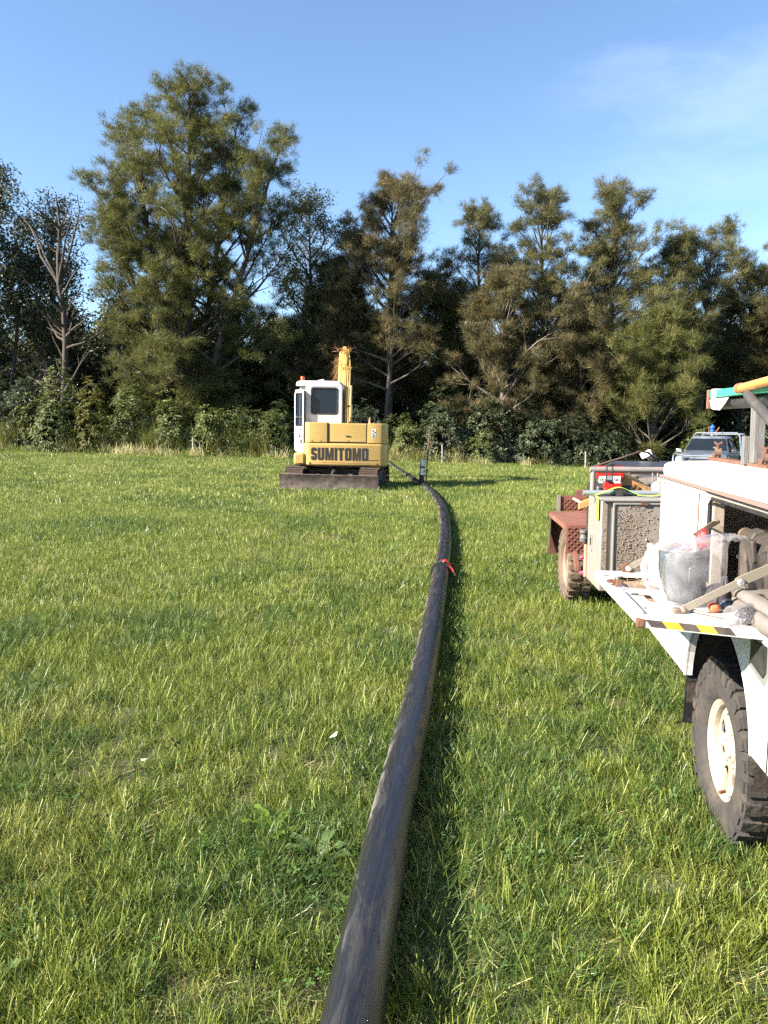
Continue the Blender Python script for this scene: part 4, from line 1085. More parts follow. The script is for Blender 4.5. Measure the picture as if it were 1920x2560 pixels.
MB().tube([(-.55, .3, 2.765), (-.42, .3, 2.79), (-.40, .3, 2.79)], .03, 8).build('roof_light', cabw, ex, True)
# boom, arm and bucket in front
BX = .02
def arm(profile, w, name, m, x=BX):
    n = len(profile); v = [(x - w / 2, y, z) for y, z in profile] + [(x + w / 2, y, z) for y, z in profile]
    f = [tuple(range(n)), tuple(reversed(range(n, 2 * n)))] + [(k, (k + 1) % n, (k + 1) % n + n, k + n) for k in range(n)]
    return MB().add(v, f).build(name, m, ex, bevel=.02)
arm([(.75, 1.05), (1.05, 1.0), (1.40, 2.0), (1.85, 2.95), (2.4, 3.35), (3.9, 3.0), (3.95, 3.22), (2.45, 3.72), (1.95, 3.68), (1.52, 3.25), (.95, 2.05)], .24, 'boom', yel)
arm([(3.75, 3.35), (4.05, 3.4), (4.2, 2.9), (3.95, 1.05), (3.8, 1.05), (3.72, 2.9)], .2, 'dipper_arm', yel)
arm([(3.7, 1.1), (4.0, 1.1), (4.15, .6), (3.9, .1), (3.3, .05), (3.25, .2), (3.7, .35)], .7, 'bucket', steel_d)
for k, xx in enumerate((.08, .13, .18, .235)):
    z1 = 3.42 + .1 * (k < 2)
    MB().tube([(BX + xx - .03, .88, 1.45), (BX + xx - .03, .90, 2.05), (BX + xx - .03, 1.42, 3.1), (BX + xx - .05, 1.66, z1), (BX + xx - .10, 1.92, 3.68), (BX + xx * .5, 2.2, 3.74)], .013, 8).build('hydraulic_line', yel_d if k % 2 else yel, ex, True)
MB().tube([(BX + .21, .86, 1.3), (BX + .24, .84, 1.5), (BX + .23, .86, 1.62)], .024, 8).build('hose', black_p, ex, True)
MB().tube([(BX + .10, .86, 1.3), (BX + .10, .82, 1.5), (BX + .08, .86, 1.66)], .024, 8).build('hose', black_p, ex, True)
for zz, yy in ((2.15, .95), (3.2, 1.48)): MB().box((BX + .11, yy - .02, zz), (.26, .03, .05)).build('line_clamp', yel_d, ex)
for s in (-1, 1): MB().tube([(BX + s * .2, 1.5, 1.2), (BX + s * .2, 2.05, 2.2)], .06, 10).tube([(BX + s * .2, 2.05, 2.2), (BX + s * .2, 2.3, 2.75)], .035, 10).build('boom_cylinder', yel, ex, True)
MB().tube([(BX, 2.3, 3.80), (BX, 3.4, 3.62)], .06, 10).tube([(BX, 3.4, 3.62), (BX, 3.95, 3.5)], .035, 10).build('arm_cylinder', yel, ex, True)
# straw caught on the boom top and hanging down its left side
rs = np.random.RandomState(8); V = []
for k in range(230):
    if k < 80: p = np.array([BX + rs.normal(0, .09), 1.80 + rs.normal(0, .10), 3.66 + rs.normal(0, .05)]); d = np.array([rs.normal(0, .8), rs.normal(0, .5), rs.uniform(-.2, 1)])
    else: p = np.array([BX - .12 - abs(rs.normal(0, .04)), 1.62 + rs.normal(0, .08), rs.uniform(2.95, 3.5)]); d = np.array([-rs.uniform(0, .5), rs.normal(0, .3), rs.uniform(-1.6, .6)])
    d /= np.linalg.norm(d); L = rs.uniform(.12, .34) * (1 if k < 80 else 1.1); s = np.cross(d, rs.normal(0, 1, 3)); s *= .0045 / np.linalg.norm(s)
    V += [p - s, p + s, p + d * L + np.array([0, 0, -.1 * L])]
so = link('caught_straw', np_mesh('straw', np.array(V), np.arange(len(V)).reshape(-1, 3), 3), straw_s, ex); tag(so, kind='stuff')
# ------------------------------------------------------------------ white utility in front on the right
white_p = mat('white_paint', (.70, .69, .67), .38, col2=(.60, .57, .53), scale=4, lo=.5, hi=.75, col3=(.34, .20, .12), scale3=13, lo3=.66, hi3=.76, coat=.15)
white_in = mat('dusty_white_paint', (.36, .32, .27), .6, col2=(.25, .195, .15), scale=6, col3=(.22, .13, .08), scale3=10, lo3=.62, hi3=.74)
tyre_m = mat('tyre_rubber', (.035, .031, .029), .85, col2=(.085, .068, .052), scale=9, lo=.48, hi=.78, bump=.3, bscale=50)
tyre_dirt = mat('dusty_tyre', (.13, .092, .063), .95, col2=(.07, .052, .04), scale=8, lo=.45, hi=.7, bump=.3, bscale=50)
rim_w = mat('cream_rim', (.36, .315, .255), .55, col2=(.25, .18, .12), scale=7, lo=.52, hi=.75, coat=.1)
rim_d = mat('dusty_rim', (.26, .18, .13), .8, col2=(.17, .105, .075), scale=8)
arch_d = mat('wheel_arch_liner', (.030, .022, .018), .9, col2=(.06, .04, .03), scale=12, bump=.3)
haz_y = mat('hazard_yellow', (.40, .215, .02), .5, col2=(.5, .3, .04), scale=20)
haz_b = mat('hazard_black', (.035, .03, .028), .5, col2=(.09, .07, .06), scale=20)
dust_blk = mat('dusty_black_case', (.040, .034, .029), .65, col2=(.15, .115, .085), scale=3.5, lo=.42, hi=.72)
case_g = mat('grey_case', (.17, .155, .14), .7, col2=(.115, .10, .085), scale=5)
stay_m = mat('stay_bar', (.24, .215, .175), .6, .2, col2=(.28, .23, .18), scale=30, lo=.55, hi=.75)
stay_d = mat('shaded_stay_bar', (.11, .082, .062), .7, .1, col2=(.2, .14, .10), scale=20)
mud_m = mat('dried_mud', (.24, .18, .14), .95, col2=(.17, .12, .09), scale=12)

def wheel(parent, c, r, w, rim_r, face, holes, tm, rm, seed=0, lugs=30, name='wheel'):
    """axle along x, outer face towards -x"""
    wh = empty(name, c); wh.parent = parent
    X = axes((0, 0, 0), (0, 1, 0), (0, 0, 1), (1, 0, 0))     # lathe axis -> x
    h = w / 2
    pr = [(rim_r, -h * .78), (rim_r + .012, -h * .92), (rim_r + .035, -h * 1.0), (r * .80, -h * 1.04), (r * .90, -h * 1.0), (r * .955, -h * .90), (r * .975, -h * .6), (r * .975, h * .6), (r * .955, h * .9), (r * .9, h), (r * .8, h * 1.04), (rim_r + .02, h), (rim_r, h * .8)]
    ty = MB().lathe(pr, 56, X)
    rng = np.random.RandomState(seed)
    for k in range(lugs):
        a = 2 * math.pi * k / lugs
        for s, da in ((-1, 0), (1, .5)):
            aa = a + da * 2 * math.pi / lugs
            M = Matrix.Rotation(-aa, 4, 'X') 
            Lw = h * (.62 + .12 * (k % 2))
            ty.add(*boxdata((s * (h * .98 - Lw / 2), 0, r * .972), (Lw, r * .13, r * .06)), M)
            ty.add(*boxdata((s * h * 1.0, 0, r * .90 - .006 * (k % 2)), (h * .12, r * .11, r * .12)), M)
            if s < 0: ty.add(*boxdata((s * h * .18, 0, r * .975), (h * .34, r * .10, r * .05)), M)
    to = ty.build('tyre', tm, wh, True, angle=30)
    # rim: deep dish barrel plus a disc with openings
    MB().lathe([(rim_r + .010, -h * .86), (rim_r + .012, -h * .80), (rim_r - .006, -h * .72), (rim_r - .022, -h * .55), (rim_r - .028, -h * .1), (rim_r - .045, h * .05), (rim_r - .045, h * .3)], 48, X).build('rim', rm, wh, True)
    R2 = rim_r - .040; hl = []
    for k in range(holes):
        a = 2 * math.pi * (k + .5) / holes; ro, ri = R2 * .90, R2 * .58; wd_ = math.pi / holes * .66
        pts = [(ro * math.cos(a - wd_), ro * math.sin(a - wd_)), (ro * 1.02 * math.cos(a), ro * 1.02 * math.sin(a)), (ro * math.cos(a + wd_), ro * math.sin(a + wd_)), (ri * math.cos(a + .10), ri * math.sin(a + .10)), (ri * math.cos(a - .10), ri * math.sin(a - .10))]
        hl.append(pts)
    MB().plate(circ(0, 0, R2 + .01, 48), hl, .010, axes((-h * face, 0, 0), (0, 1, 0), (0, 0, 1), (1, 0, 0))).build('wheel_disc', rm, wh)
    MB().lathe([(0, -h * face - .022), (.030, -h * face - .022), (.034, -h * face - .012), (.050, -h * face - .010), (.054, -h * face)], 20, X).build('hub', rm, wh, True)
    for k in range(5):
        a = 2 * math.pi * k / 5 + .3; q = (-h * face - .006, .066 * math.cos(a), .066 * math.sin(a))
        MB().lathe([(0, -.010), (.007, -.009), (.009, 0), (.009, .006)], 6, axes(q, (0, 1, 0), (0, 0, 1), (1, 0, 0))).build('wheel_nut', rm, wh, True)
    MB().lathe([(0, -h * face + .012), (rim_r - .055, -h * face + .012), (rim_r - .055, h * .9)], 32, X).build('brake_drum', arch_d, wh)
    return wh
def boxdata(c, d):
    b = MB().box(c, d); return b.v, b.f

ut = empty('white_utility', (1.27, 2.85, 0), R(-7), 'white utility with canopy and open side flap standing close on the right', 'utility')
wh = wheel(ut, (.125, .08, .315), .352, .18, .196, .30, 8, tyre_m, rim_w, 3, 28)
MB().tube([(-.075, .02 - .10, -.135), (-.10, .02 - .115, -.135)], .007, 8).build('valve_stem', rust_m, wh, True)
wheel(ut, (1.50, .08, .315), .352, .18, .196, .30, 8, tyre_m, rim_w, 4, 28)
for x_ in (.125, 1.50): wheel(ut, (x_, -2.75, .315), .352, .18, .196, .30, 8, tyre_m, rim_w, 5, 28)
MB().tube([(.2, .08, .315), (1.45, .08, .315)], .05, 10).build('axle', arch_d, ut, True)
# side panel with the wheel arch cut out (drawn in y,z)
def arch_pts(cy, cz, r, z0):
    a0 = math.asin((z0 - cz) / r) if abs(z0 - cz) < r else 0
    return [(cy + r * math.cos(a), cz + r * math.sin(a)) for a in np.linspace(a0, math.pi - a0, 22)]
zs = .495
ar = arch_pts(.03, .455, .415, zs)
MB().plate([(1.25, zs + .01), (1.25, .905), (-1.02, .905), (-1.02, zs)] + list(reversed(ar)), (), .012, YZ((.006, 0, 0)), .003).build('side_panel', white_p, ut)
MB().plate([(1.25, zs + .01), (1.25, .905), (-1.02, .905), (-1.02, zs)] + list(reversed(ar)), (), .012, YZ((1.62, 0, 0)), .003).build('side_panel', white_p, ut)
# arch lip and liner
lip = MB().loft([[(-.004, y, z), (.03, y, z), (.03, y + (y - .03) * .03, z + (z - .455) * .03), (-.004, y + (y - .03) * .03, z + (z - .455) * .03)] for y, z in ar]); lip.build('arch_lip', white_p, ut)
lin = MB().loft([[(x, .03 + .43 * math.cos(a), .455 + .43 * math.sin(a)) for a in np.linspace(-.2, math.pi + .2, 18)] for x in (.013, .34)], False, False)
lin.add([(.34, .03 + .43 * math.cos(a), .455 + .43 * math.sin(a)) for a in np.linspace(-.2, math.pi + .2, 18)], [tuple(range(18))]); lin.build('arch_liner', arch_d, ut)
MB().box((.82, .45, .46), (1.0, 3.3, .12)).box((.45, -.4, .40), (.1, 4.4, .12)).box((1.2, -.4, .40), (.1, 4.4, .12)).build('chassis', arch_d, ut)
MB().box((.12, .475, .39), (.22, .012, .26), (R(8), 0, 0)).build('mud_flap', rubber, ut)
MB().box((.82, 1.247, .705), (1.58, .03, .40)).build('tail_panel', white_p, ut, bevel=.01)
MB().box((-.002, 1.24, .55), (.012, .025, .09)).build('rusty_corner', rust_m, ut)
MB().box((-.001, .72, .73), (.004, .006, .34), (R(-5), 0, 0)).build('rust_streak', rust_m, ut)
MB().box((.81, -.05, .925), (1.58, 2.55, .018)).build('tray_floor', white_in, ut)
MB().box((.004, .83, .925), (.03, .86, .06)).build('top_rail', white_p, ut, bevel=.01)
MB().box((.004, -.72, .925), (.03, .60, .06)).build('top_rail', white_p, ut, bevel=.01)
# seams, bolts and mud thrown up behind the wheel
MB().box((-.0012, -.535, .70), (.003, .007, .40)).build('door_gap', decal_b, ut)
MB().box((-.0012, .60, .885), (.003, 1.28, .006)).build('rail_seam', mat('seam_grime', (.20, .13, .09), .9), ut)
for y_ in (.50, .72, .95, 1.18): MB().lathe([(0, -.004), (.006, -.003), (.007, .001)], 8, axes((-.001, y_, .90), (0, 1, 0), (0, 0, 1), (1, 0, 0))).build('panel_bolt', rust_m, ut, True)
for y_ in (.45, .62, .80, .97): MB().lathe([(0, -.004), (.005, -.003), (.006, .001)], 8, axes((.001, y_, 1.30), (0, 1, 0), (0, 0, 1), (1, 0, 0))).build('panel_bolt', rust_m, ut, True)
rs_ = np.random.RandomState(77); mm_ = MB(); c_ = 0
bi = bmesh.new(); bmesh.ops.create_icosphere(bi, subdivisions=1, radius=1); iv_ = [v.co.copy() for v in bi.verts]; if_ = [tuple(v.index for v in f.verts) for f in bi.faces]; bi.free()
while c_ < 420:
    y_, z_ = rs_.uniform(.40, 1.24), rs_.uniform(.50, .88)
    if rs_.rand() > math.exp(-((y_ - .40) / .30) ** 2) * math.exp(-(z_ - .50) / .13) * 1.3: continue
    if (y_ - .03) ** 2 + (z_ - .455) ** 2 < .43 ** 2: continue
    s_ = rs_.uniform(.0012, .0042); M_ = Matrix.Translation((-.0005, y_, z_)) @ Euler(tuple(rs_.uniform(0, 6, 3))).to_matrix().to_4x4()
    mm_.add([v * s_ * (1 + rs_.normal(0, .25)) for v in iv_], if_, M_); c_ += 1
tag(mm_.build('mud_splatter', mud_m, ut), kind='stuff')
# recessed filler with dark flap
MB().plate([(-.33, .905), (-.50, .915), (-.505, .80), (-.475, .755), (-.33, .785)], (), .010, YZ((.004, 0, 0)), .002).build('filler_surround', mat('grey_plastic', (.16, .165, .155), .6), ut)
MB().plate([(-.35, .885), (-.485, .893), (-.488, .81), (-.465, .785), (-.35, .805)], (), .012, YZ((.000, 0, 0)), .003).build('filler_flap', black_p, ut)
# canopy
PRF = [(0, 1.335), (-.004, 1.36), (.0, 1.39), (.02, 1.402), (.06, 1.408), (.25, 1.411), (.55, 1.413), (.81, 1.414), (1.07, 1.413), (1.37, 1.411), (1.56, 1.408), (1.6, 1.402), (1.62, 1.39), (1.624, 1.36), (1.62, 1.335)]
def cap(y, s, dz=0): return [(.81 + (x - .81) * s, y, 1.335 + (z - 1.335) * s + dz) for x, z in PRF]
rf = MB().loft([cap(1.055, .90), cap(1.045, .965), cap(1.02, .99), cap(.97, 1.0), cap(-.2, 1.0, .006), cap(-1.05, 1.0, .008)], True, True)
rf.build('canopy_roof', white_p, ut, True, angle=50)
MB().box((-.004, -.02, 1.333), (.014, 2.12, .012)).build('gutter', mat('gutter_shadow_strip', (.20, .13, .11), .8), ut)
MB().plate([(.345, .935), (1.04, .935), (1.04, 1.335), (.345, 1.335)], (), .02, YZ((.012, 0, 0)), .004).build('canopy_side', white_p, ut)
MB().plate([(-1.05, .935), (-.62, .935), (-.62, 1.335), (-1.05, 1.335)], (), .02, YZ((.012, 0, 0)), .004).build('canopy_side', white_p, ut)
MB().plate([(-1.05, .935), (1.04, .935), (1.04, 1.335), (-1.05, 1.335)], (), .02, YZ((1.61, 0, 0)), .004).build('canopy_side', white_p, ut)
MB().box((.81, 1.03, 1.13), (1.58, .02, .42)).build('canopy_end', white_p, ut)
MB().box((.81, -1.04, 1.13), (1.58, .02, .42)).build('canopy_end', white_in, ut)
MB().box((.02, .318, 1.135), (.035, .05, .40)).build('door_pillar', white_p, ut, bevel=.006)
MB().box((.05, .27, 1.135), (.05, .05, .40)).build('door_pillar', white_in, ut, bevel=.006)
MB().box((-.001, .352, 1.12), (.004, .006, .37)).build('rust_streak', rust_m, ut)
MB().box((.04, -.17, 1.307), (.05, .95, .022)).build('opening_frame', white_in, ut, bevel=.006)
MB().tube([(.015, .255, .95), (.015, .255, 1.27), (.015, .22, 1.295), (.015, -.62, 1.30)], .008, 8).build('door_rubber', rubber, ut, True)
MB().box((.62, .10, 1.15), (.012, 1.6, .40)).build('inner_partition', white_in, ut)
MB().tube([(.60, .05, 1.32), (.60, .05, 1.21), (.595, .02, 1.15)], .004, 6).build('cable', black_p, ut, True)
MB().tube([(.10, -.18, 1.30), (.10, -.18, 1.255)], .012, 8).build('lock_pin', mat('copper_rust', (.42, .16, .08), .7), ut, True)
# side flap let down level, hazard tape on its near end
FA, FB, FC, FD = (-.395, .45), (-.365, -.36), (-.005, -.475), (-.005, .45)
hl = [[(-.33, .33), (-.33, .12), (-.27, .09), (-.19, .09), (-.19, .36), (-.30, .36)],
      [(-.335, -.0), (-.30, .03), (-.255, .02), (-.255, -.08), (-.225, -.10), (-.225, -.13), (-.29, -.13), (-.29, -.03), (-.335, -.03)],
      [(-.375, .40), (-.375, .34), (-.345, .34), (-.345, .40)], [(-.32, -.20), (-.25, -.23), (-.25, -.25), (-.33, -.24)],
      circ(-.21, .03, .006, 8), circ(-.21, -.02, .006, 8), circ(-.23, .055, .005, 8)]
fl = MB().plate([FA, FB, FC, FD], hl, .008, Matrix.Translation((0, 0, .945))).build('side_flap', white_p, ut, bevel=0)
MB().plate([FA, FB, FC, FD], (), .006, Matrix.Translation((0, 0, .919))).build('flap_skin', mat('rusty_inner_skin', (.20, .13, .09), .8, col2=(.34, .26, .20), scale=9), fl)
for a_, b_, nm in ((FA, FB, 'flap_edge'), (FB, FC, 'flap_edge'), (FA, FD, 'flap_edge')):
    v = Vector((b_[0] - a_[0], b_[1] - a_[1], 0)); L = v.length; ang = math.atan2(v.y, v.x); m_ = ((a_[0] + b_[0]) / 2, (a_[1] + b_[1]) / 2, .932)
    MB().box(m_, (L, .012, .036), (0, 0, ang)).build(nm, white_p, fl, bevel=.004)
MB().tube([(-.375, .02, .953), (-.368, -.33, .953)], .017, 10).build('hinge_tube', white_p, fl, True)
v = Vector((FC[0] - FB[0], FC[1] - FB[1], 0)); L = v.length; u_ = v.normalized(); nn_ = Vector((u_.y, -u_.x, 0))
if nn_.y > 0: nn_ = -nn_
for k in range(5):
    s0, s1 = .02 + k * .052, .02 + (k + 1) * .052; sk = .014
    M = axes(Vector((FB[0], FB[1], .932)) + nn_ * .0072, u_, (0, 0, 1), nn_)
    MB().plate([(s0 + sk, -.012), (s1 + sk, -.012), (s1 - sk * .4, .012), (s0 - sk * .4, .012)], (), .002, M).build('hazard_stripe', haz_b if k % 2 == 0 else haz_y, fl)
MB().box((FB[0] - .002, FB[1] - .002, .93), (.028, .028, .032)).build('rusty_corner', rust_m, fl, bevel=.006)
for k in range(9): MB().tube([(-.372 + .006 * (k % 2), .13 - k * .011, .955), (-.366 + .004 * (k % 3), .13 - k * .011 + .004, .985 - .004 * (k % 4))], .0035, 5).build('lock_spring', rust_m, fl, True)
MB().plate(circ(-.372, .15, .026, 14), [circ(-.372, .15, .014, 12)], .008, axes((0, 0, .965), (1, 0, 0), (0, 1, 0), (0, 0, 1))).build('lock_plate', rust_m, fl)
rs = np.random.RandomState(3)
V = []
for k in range(150):
    p = np.array([rs.choice([-.27, -.30, -.22]) + rs.normal(0, .03), rs.choice([.15, -.12, .22]) + rs.normal(0, .05), .952]); d = np.array([rs.normal(), rs.normal(), .1]); d /= np.linalg.norm(d)
    s = np.cross(d, (0, 0, 1)) * .0016; V += [p - s, p + s, p + d * rs.uniform(.02, .06) + np.array([0, 0, .004])]
tag(link('grass_bits', np_mesh('bits', np.array(V), np.arange(len(V)).reshape(-1, 3), 3), mat('dry_bits', (.36, .26, .15), .8), fl), kind='stuff')
# folding stays
def stay(p0, p1, w, m, name='stay'):
    p0, p1 = Vector(p0), Vector(p1); d = (p1 - p0); L = d.length; d.normalize(); n = Vector((0, -1, 0)); n = (n - d * n.dot(d)).normalized(); b = n.cross(d)
    o_ = [(L + w / 2 * math.cos(a), w / 2 * math.sin(a)) for a in np.linspace(-1.57, 1.57, 7)] + [(w / 2 * math.cos(a), w / 2 * math.sin(a)) for a in np.linspace(1.57, 4.71, 7)]
    return MB().plate(o_, (), .006, axes(p0, d, b, n), .001).build(name, m, ut)
def rivet(p, r, m): return MB().lathe([(0, -.010), (r * .6, -.010), (r, -.006), (r, .004)], 14, axes(p, (1, 0, 0), (0, 0, 1), (0, 1, 0))).build('rivet', m, ut, True)
stay((-.212, -.29, .962), (-.028, -.288, 1.062), .026, stay_m); stay((-.03, -.282, 1.062), (.11, -.28, 1.13), .034, stay_m)
rivet((-.03, -.298, 1.062), .013, galv); rivet((-.214, -.296, .962), .010, stay_m)
MB().box((-.225, -.29, .957), (.04, .03, .02)).build('stay_bracket', stay_d, ut, bevel=.004)
MB().box((.11, -.27, 1.08), (.035, .012, .20)).build('stay_post', stay_m, ut, bevel=.004)
stay((-.262, .43, .968), (-.16, .425, 1.03), .026, stay_m); stay((-.16, .42, 1.03), (-.07, .40, 1.08), .026, stay_d); stay((-.004, .36, 1.13), (.02, .17, 1.21), .026, stay_d)
rivet((-.262, .424, .968), .012, galv); MB().lathe([(0, 0), (.028, 0), (.028, .008), (0, .008)], 16, axes((-.262, .435, .965), (1, 0, 0), (0, 0, 1), (0, -1, 0))).build('stay_bracket', rust_m, ut)
# pipe rack on the roof
rk = empty('pipe_rack', (0, 0, 0)); rk.parent = ut
grey_post = mat('weathered_timber', (.15, .145, .14), .85, col2=(.09, .088, .085), scale=5, stretch=(6, 6, .6), bump=.3)
MB().box((.25, .45, 1.545), (.045, .055, .24), (R(-3), 0, 0)).build('upright', grey_post, rk, bevel=.004)
MB().box((.22, .50, 1.48), (.02, .04, .12)).build('upright_brace', grey_post, rk)
MB().tube([(.25, .35, 1.685), (.25, 1.08, 1.685)], .024, 12).build('cross_tube', black_p, rk, True)
MB().box((.25, .66, 1.420), (.05, .80, .014)).build('base_strip', rust_m, rk)
MB().box((.25, 1.085, 1.712), (.07, .025, .095)).build('end_block', mat('brown_timber', (.21, .10, .065), .75, col2=(.14, .07, .045), scale=9), rk, bevel=.004)
def clamp(y, z, face):
    c_ = empty('pipe_clamp', (0, 0, 0)); c_.parent = rk
    MB().lathe([(.030, -.02), (.036, -.02), (.036, .02), (.030, .02), (.030, -.02)], 20, axes((.25, y, z + .035), (0, 1, 0), (0, 0, 1), (1, 0, 0)), .9, 2 * math.pi - .1).build('clamp_ring', mat('pale_clamp', (.20, .14, .105), .6, col2=(.12, .055, .035), scale=12), c_, True)
    MB().tube([(.25, y - .02, z), (.25, y - .022, z + .08)], .009, 8).build('clamp_screw', rust_m, c_, True)
    MB().tube([(.25, y + .05, z + .098), (.25, y - .02, z + .082), (.25, y - .09, z + .10)], .007, 8).build('clamp_handle', rust_m, c_, True)
    MB().box((.25, y, z - .002), (.05, .10, .012)).build('clamp_foot', rust_m, c_)
clamp(1.0, 1.426, 1); clamp(.36, 1.428, -1)
for c_ in [o for o in rk.children if o.name.startswith('pipe_clamp')]:
    ly_ = 1.0 if c_ is [o for o in rk.children if o.name.startswith('pipe_clamp')][0] else .36
    c_.scale = (.75, .75, .75); c_.location = (.25 * .25, ly_ * .25, 1.426 * .25)
# loads on the rack
gb = empty('green_beam', (0, 0, 0), 0, 'green painted steel beam lying on the pipe rack', 'beam'); gb.parent = None
gb['kind'] = 'thing'; gb.location = ut.location; gb.rotation_euler = ut.rotation_euler
green = mat('green_paint', (.05, .42, .26), .45, col2=(.04, .30, .18), scale=8)
MB().box((.235, -.45, 1.736), (.050, 2.95, .036)).build('beam_body', green, gb, bevel=.003)
MB().box((.2075, .95, 1.733), (.004, .06, .05)).box((.235, .95, 1.756), (.056, .06, .004)).build('paper_tape', mat('white_tape', (.78, .77, .74), .6), gb)
op = empty('orange_pipe', ut.location, R(-7), 'orange plastic pipe lying on top of the green beam', 'pipe')
orange_p = mat('orange_pvc', (.60, .26, .075), .4, col2=(.68, .30, .09), scale=5)
MB().lathe([(.013, 0), (.018, 0), (.018, 2.6), (.013, 2.6), (.013, 0)], 18, axes((.188, .52, 1.742), (1, 0, 0), (0, .045, 1), (0, -1, .045))).build('tube', orange_p, op, True)
MB().lathe([(.019, 0), (.0225, 0), (.0225, .03), (.019, .03)], 18, axes((.188, .525, 1.742), (1, 0, 0), (0, .045, 1), (0, -1, .045))).build('end_collar', mat('brown_collar', (.30, .15, .08), .6), op, True)
bk = empty('black_pipe', ut.location, R(-7), 'black pipe with rounded end slanting across the pipe rack', 'pipe')
MB().lathe([(0, -.03), (.013, -.022), (.019, 0), (.021, .03), (.021, 1.4)], 18, axes((.155, .30, 1.705), (1, 0, 0), (0, .17, 1), (0, -1, -.38)) ).build('tube', mat('grey_black_pipe', (.055, .05, .048), .45, col2=(.10, .09, .08), scale=10), bk, True)
rag = MB(); pts = [(.2, .93, 1.70), (.2, .86, 1.655), (.2, .74, 1.66), (.2, .72, 1.70)]
rag.loft([[(x, y, z) for x, y, z in [(.19, .95 - .02 * k, 1.705), (.185, .90 - .03 * k, 1.665 - .006 * k), (.19, .80 - .02 * k, 1.655), (.20, .74 - .01 * k, 1.69), (.22, .76, 1.712), (.22, .92, 1.712)]] for k in (0, 1)])
ro = rag.build('rag', mat('pale_rag', (.52, .51, .49), .8), None, True); ro.location = ut.location; ro.rotation_euler = ut.rotation_euler
tag(ro, 'pale grey rag hanging between the green beam and the rack tube', 'rag')
# simple cab ahead of the tray, beside the photographer
cabm = MB()
cabm.loft([[(.02, y, .5), (1.60, y, .5), (1.61, y, 1.0), (1.50, y, zt), (.12, y, zt), (.01, y, 1.0)] for y, zt in ((-1.08, 1.72), (-1.2, 1.76), (-2.2, 1.76), (-2.75, 1.08), (-3.6, .98), (-3.75, .80))]).build('cab', white_p, ut, bevel=.03)
MB().loft([[(.075, -1.25, 1.62), (.075, -2.15, 1.62), (.02, -2.45, 1.14), (.02, -1.25, 1.14)], [(.06, -1.25, 1.62), (.06, -2.15, 1.62), (-.002, -2.45, 1.14), (-.002, -1.25, 1.14)]]).build('side_window', black_p, ut)
MB().box((0, -1.72, .97), (.02, .14, .03)).build('door_handle', black_p, ut)
MB().box((.81, -3.78, .55), (1.64, .10, .2)).build('bumper', black_p, ut, bevel=.03)

# ------------------------------------------------------------------ things in and on the utility
def at_ut(name, lab, cat, loc=(0, 0, 0), rz=0, group=None):
    M = Matrix.Translation(ut.location) @ Matrix.Rotation(R(-7), 4, 'Z'); p = M @ Vector(loc)
    return empty(name, p, R(-7) + rz, lab, cat, group)
# black tool case on edge inside
tcx = at_ut('tool_case', 'dusty black ribbed tool case lying inside the canopy opening', 'case', (.30, -.12, .935))
sec = [(-.19, .03), (-.20, .05), (-.20, .19), (-.17, .24), (-.10, .265), (.14, .265), (.19, .24), (.20, .19), (.20, .03)]
MB().loft([[(x, y, z) for x, z in sec] for y in (-.42, .27)]).build('case_body', dust_blk, tcx, bevel=.012)
for y in (-.30, -.08, .17): MB().loft([[(x * 1.035, yy, .005 + z * 1.02) for x, z in sec] for yy in (y, y + .075)]).build('case_rib', dust_blk, tcx, bevel=.008)
for y in (.10,):
    MB().box((-.205, y, .165), (.02, .08, .14), (0, R(-8), 0)).build('latch', dust_blk, tcx, bevel=.006)
    for k in range(6): MB().box((-.15 + .0 * k, y, .262 + .006), (.010, .075, .006)).build('latch_ridge', dust_blk, tcx) if k == 0 else MB().box((-.15 + .014 * k, y, .277), (.006, .075, .005)).build('latch_ridge', dust_blk, tcx)
MB().lathe([(.0, 0), (.03, .0), (.03, .02), (.016, .03), (.016, .045), (0, .045)], 14, axes((-.16, .30, .22), (1, 0, 0), (0, 0, 1), (0, 1, 0))).build('end_cap', stay_d, tcx, True)
MB().box((0, -.07, .14), (.405, .70, .012)).build('case_seam', mat('case_seam', (.02, .018, .016), .7), tcx)
# flat grey case with lettering
gc = at_ut('grey_tool_case', 'flat grey tool case with small lettering in front of the black case', 'case', (.06, -.40, .935), R(2))
MB().loft([[(-.10 + i, -.16 + i, z), (.12 - i, -.16 + i, z), (.12 - i, .17 - i, z), (-.10 + i, .17 - i, z)] for z, i in ((.0, .012), (.02, 0), (.052, 0), (.065, .015))]).build('case_base', case_g, gc, bevel=.008)
MB().loft([[(-.095 + i, -.155 + i, z), (.115 - i, -.155 + i, z), (.115 - i, .165 - i, z), (-.095 + i, .165 - i, z)] for z, i in ((.066, .004), (.085, .002), (.10, .02))]).build('case_lid', case_g, gc, bevel=.008)
tm_ = text_mesh('Blue-Point', .030, .0004); tm_.transform(axes((-.055, .055, .1005), (0, -1, 0), (1, 0, 0), (0, 0, 1))); link('lettering', tm_, decal_b, gc)
